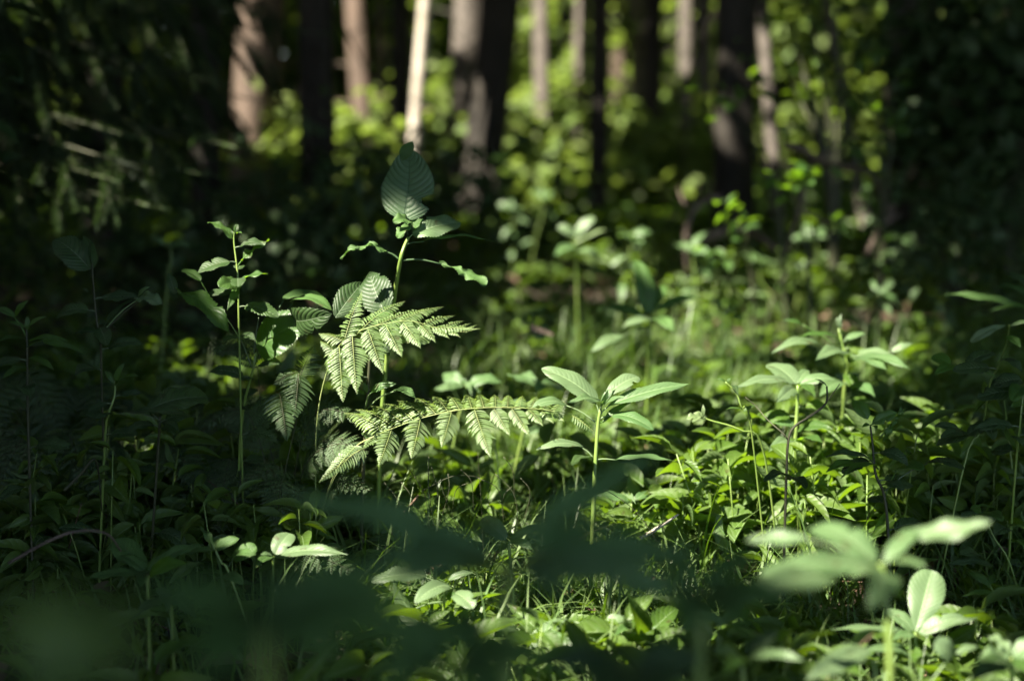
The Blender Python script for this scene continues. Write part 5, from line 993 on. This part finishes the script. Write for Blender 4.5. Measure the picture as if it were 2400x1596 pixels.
leafy_shrub('twig with sparse lime leaves in the dark right of the speckled shrub', [(2075, 255, 4.5), (2095, 310, 4.5), (2060, 330, 4.5), (2040, 140, 4.6), (2100, 190, 4.6), (2000, 355, 4.5)], 2, .05, 'sapling', (.02, .02, .02), stem_to=(1.2, 4.6, .02), r=.005)
leafy_shrub('low scattered lime leaves beside the dead sticks', [(1728, 512, 4.2), (1978, 515, 4.5), (1740, 500, 4.3), (1650, 600, 4.2)], 2, .05, 'sapling', (.015, .01, .012), r=.004)
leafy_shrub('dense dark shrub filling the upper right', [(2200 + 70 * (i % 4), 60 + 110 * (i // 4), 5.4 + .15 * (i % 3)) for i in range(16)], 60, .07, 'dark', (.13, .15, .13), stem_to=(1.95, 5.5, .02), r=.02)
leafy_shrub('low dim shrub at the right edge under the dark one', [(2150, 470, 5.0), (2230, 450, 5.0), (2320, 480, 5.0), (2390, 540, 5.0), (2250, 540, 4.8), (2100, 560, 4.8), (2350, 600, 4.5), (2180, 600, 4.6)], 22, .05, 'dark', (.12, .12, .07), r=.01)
leafy_shrub('yellow green bush between the dark trunks left of centre', [(680, 310, 9), (655, 360, 9), (690, 380, 9)], 20, .12, 'far', (.14, .2, .12), r=.015)
leafy_shrub('pale green bush at the foot of the reddish trunk', [(815, 330, 8), (840, 380, 7.9), (880, 390, 8), (870, 350, 8.2)], 20, .12, 'far', (.10, .14, .12), r=.012)
leafy_shrub('sunny bush between pale grey and narrow dark trunks', [(1230, 370, 11.5), (1290, 370, 11.5), (1350, 370, 11.5), (1220, 400, 10.5), (1300, 410, 10.5)], 40, .14, 'far', (.2, .3, .16), r=.02)
leafy_shrub('sunny bush right of the narrow dark trunk', [(1450, 380, 12), (1500, 370, 11.5), (1560, 380, 11), (1600, 340, 11.5), (1640, 360, 10.5), (1480, 400, 10.5), (1590, 300, 12.5)], 40, .14, 'far', (.2, .3, .16), r=.02)
for lab, pts, n_ in [('pale sunlit bush glowing behind the pale grey trunk', [(1270, 235, 13.6), (1262, 215, 13.7), (1280, 255, 13.5)], 16), ('pale sunlit bush glowing just left of the narrow dark trunk', [(1352, 235, 13.6), (1345, 200, 13.7), (1358, 280, 13.5), (1350, 150, 13.8)], 14),
                     ('pale sunlit bush glowing just right of the narrow dark trunk', [(1435, 255, 13.6), (1460, 320, 12.6), (1500, 300, 13)], 14), ('small pale sunlit bush right of the leaning pale trunk', [(1045, 215, 13), (1045, 240, 13)], 12), ('single pale sunlit leaf cluster left of the leaning pale trunk', [(912, 210, 13)], 8),
                     ('tall thin lime sapling in the gap left of the narrow dark trunk', [(1250, 20, 14), (1265, 60, 14), (1450, 90, 14), (1575, 40, 14), (1575, 110, 14)], 9)]:
    leafy_shrub(lab, pts, n_, .15, 'far', (.10, .12, .1), r=.012)
leafy_shrub('small bush left of the large leaning dark trunk', [(1030, 330, 10), (1050, 370, 9.5)], 14, .11, 'far', (.12, .2, .14), r=.015)
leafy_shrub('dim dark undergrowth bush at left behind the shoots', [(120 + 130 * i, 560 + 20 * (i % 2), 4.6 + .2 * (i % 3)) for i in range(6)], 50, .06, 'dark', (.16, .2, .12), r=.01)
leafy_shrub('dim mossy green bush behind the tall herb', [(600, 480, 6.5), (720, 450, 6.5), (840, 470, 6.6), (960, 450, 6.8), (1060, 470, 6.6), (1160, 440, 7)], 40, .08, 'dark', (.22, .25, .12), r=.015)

def shade_shrub(label, x, y, rx, h, n, size):  # unseen shrubs added to block skylight from the left
    foot = np.array([x, y, float(ground_z(x, y)) - .02]); e = empty('shrub', foot, label, 'shrub'); st = MB(); mb = MB(); g = np.random.default_rng(int(abs(x * 31 + y * 7)))
    for i in range(7):
        a = i * 2.4; tube(st, [foot, foot + [math.cos(a) * rx * .4, math.sin(a) * rx * .4, h * .5], foot + [math.cos(a) * rx * .7, math.sin(a) * rx * .7, h * .9]], [.02, .012, .005], 6, 12, .5, rough=.1)
    u = g.normal(size=(n, 3)); u = unit(u) * g.random((n, 1)) ** .45; P = foot + np.array([0, 0, h * .52]) + u * np.array([rx, rx, h * .5])
    spray(mb, P, g, size, 3, tpl=SM, spread=1.0, beams=True); mb.build('foliage', M['dark'], e); st.build('stem', M['stemdark'], e)
shade_shrub('unseen dense shrub added as shade just outside the left edge', -1.75, 2.9, .65, 1.9, 1500, .08)
shade_shrub('second unseen dense shrub added as shade outside the left edge, nearer', -1.5, 1.3, .6, 1.5, 1200, .08)
shade_shrub('third unseen dense shrub added as shade, left behind the viewer', -1.5, -.4, .7, 1.8, 900, .1)

# ------------------------------------------------------------------ the wood in front and at both sides, left open behind for skylight
g = np.random.default_rng(55); mb = MB(); fw = MB()
n = 15000; a = g.uniform(-1.95, 1.95, n); r_ = 23 + 6 * g.random(n); P = np.stack([np.sin(a) * r_, np.cos(a) * r_ + 2, .3 + 9 * g.random(n) ** 1.1], 1)
spray(mb, P, g, .75, 5, spread=1.1)
n = 9500; P = np.stack([g.uniform(-7, 9, n), g.uniform(19, 24, n), .4 + 5.5 * g.random(n)], 1); spray(mb, P, g, .26, 5, spread=1.1)
tag(mb.build('far_wood', M['far']), 'far off sunlit green wood closing the view behind the trunks', 'wood', kind='stuff')
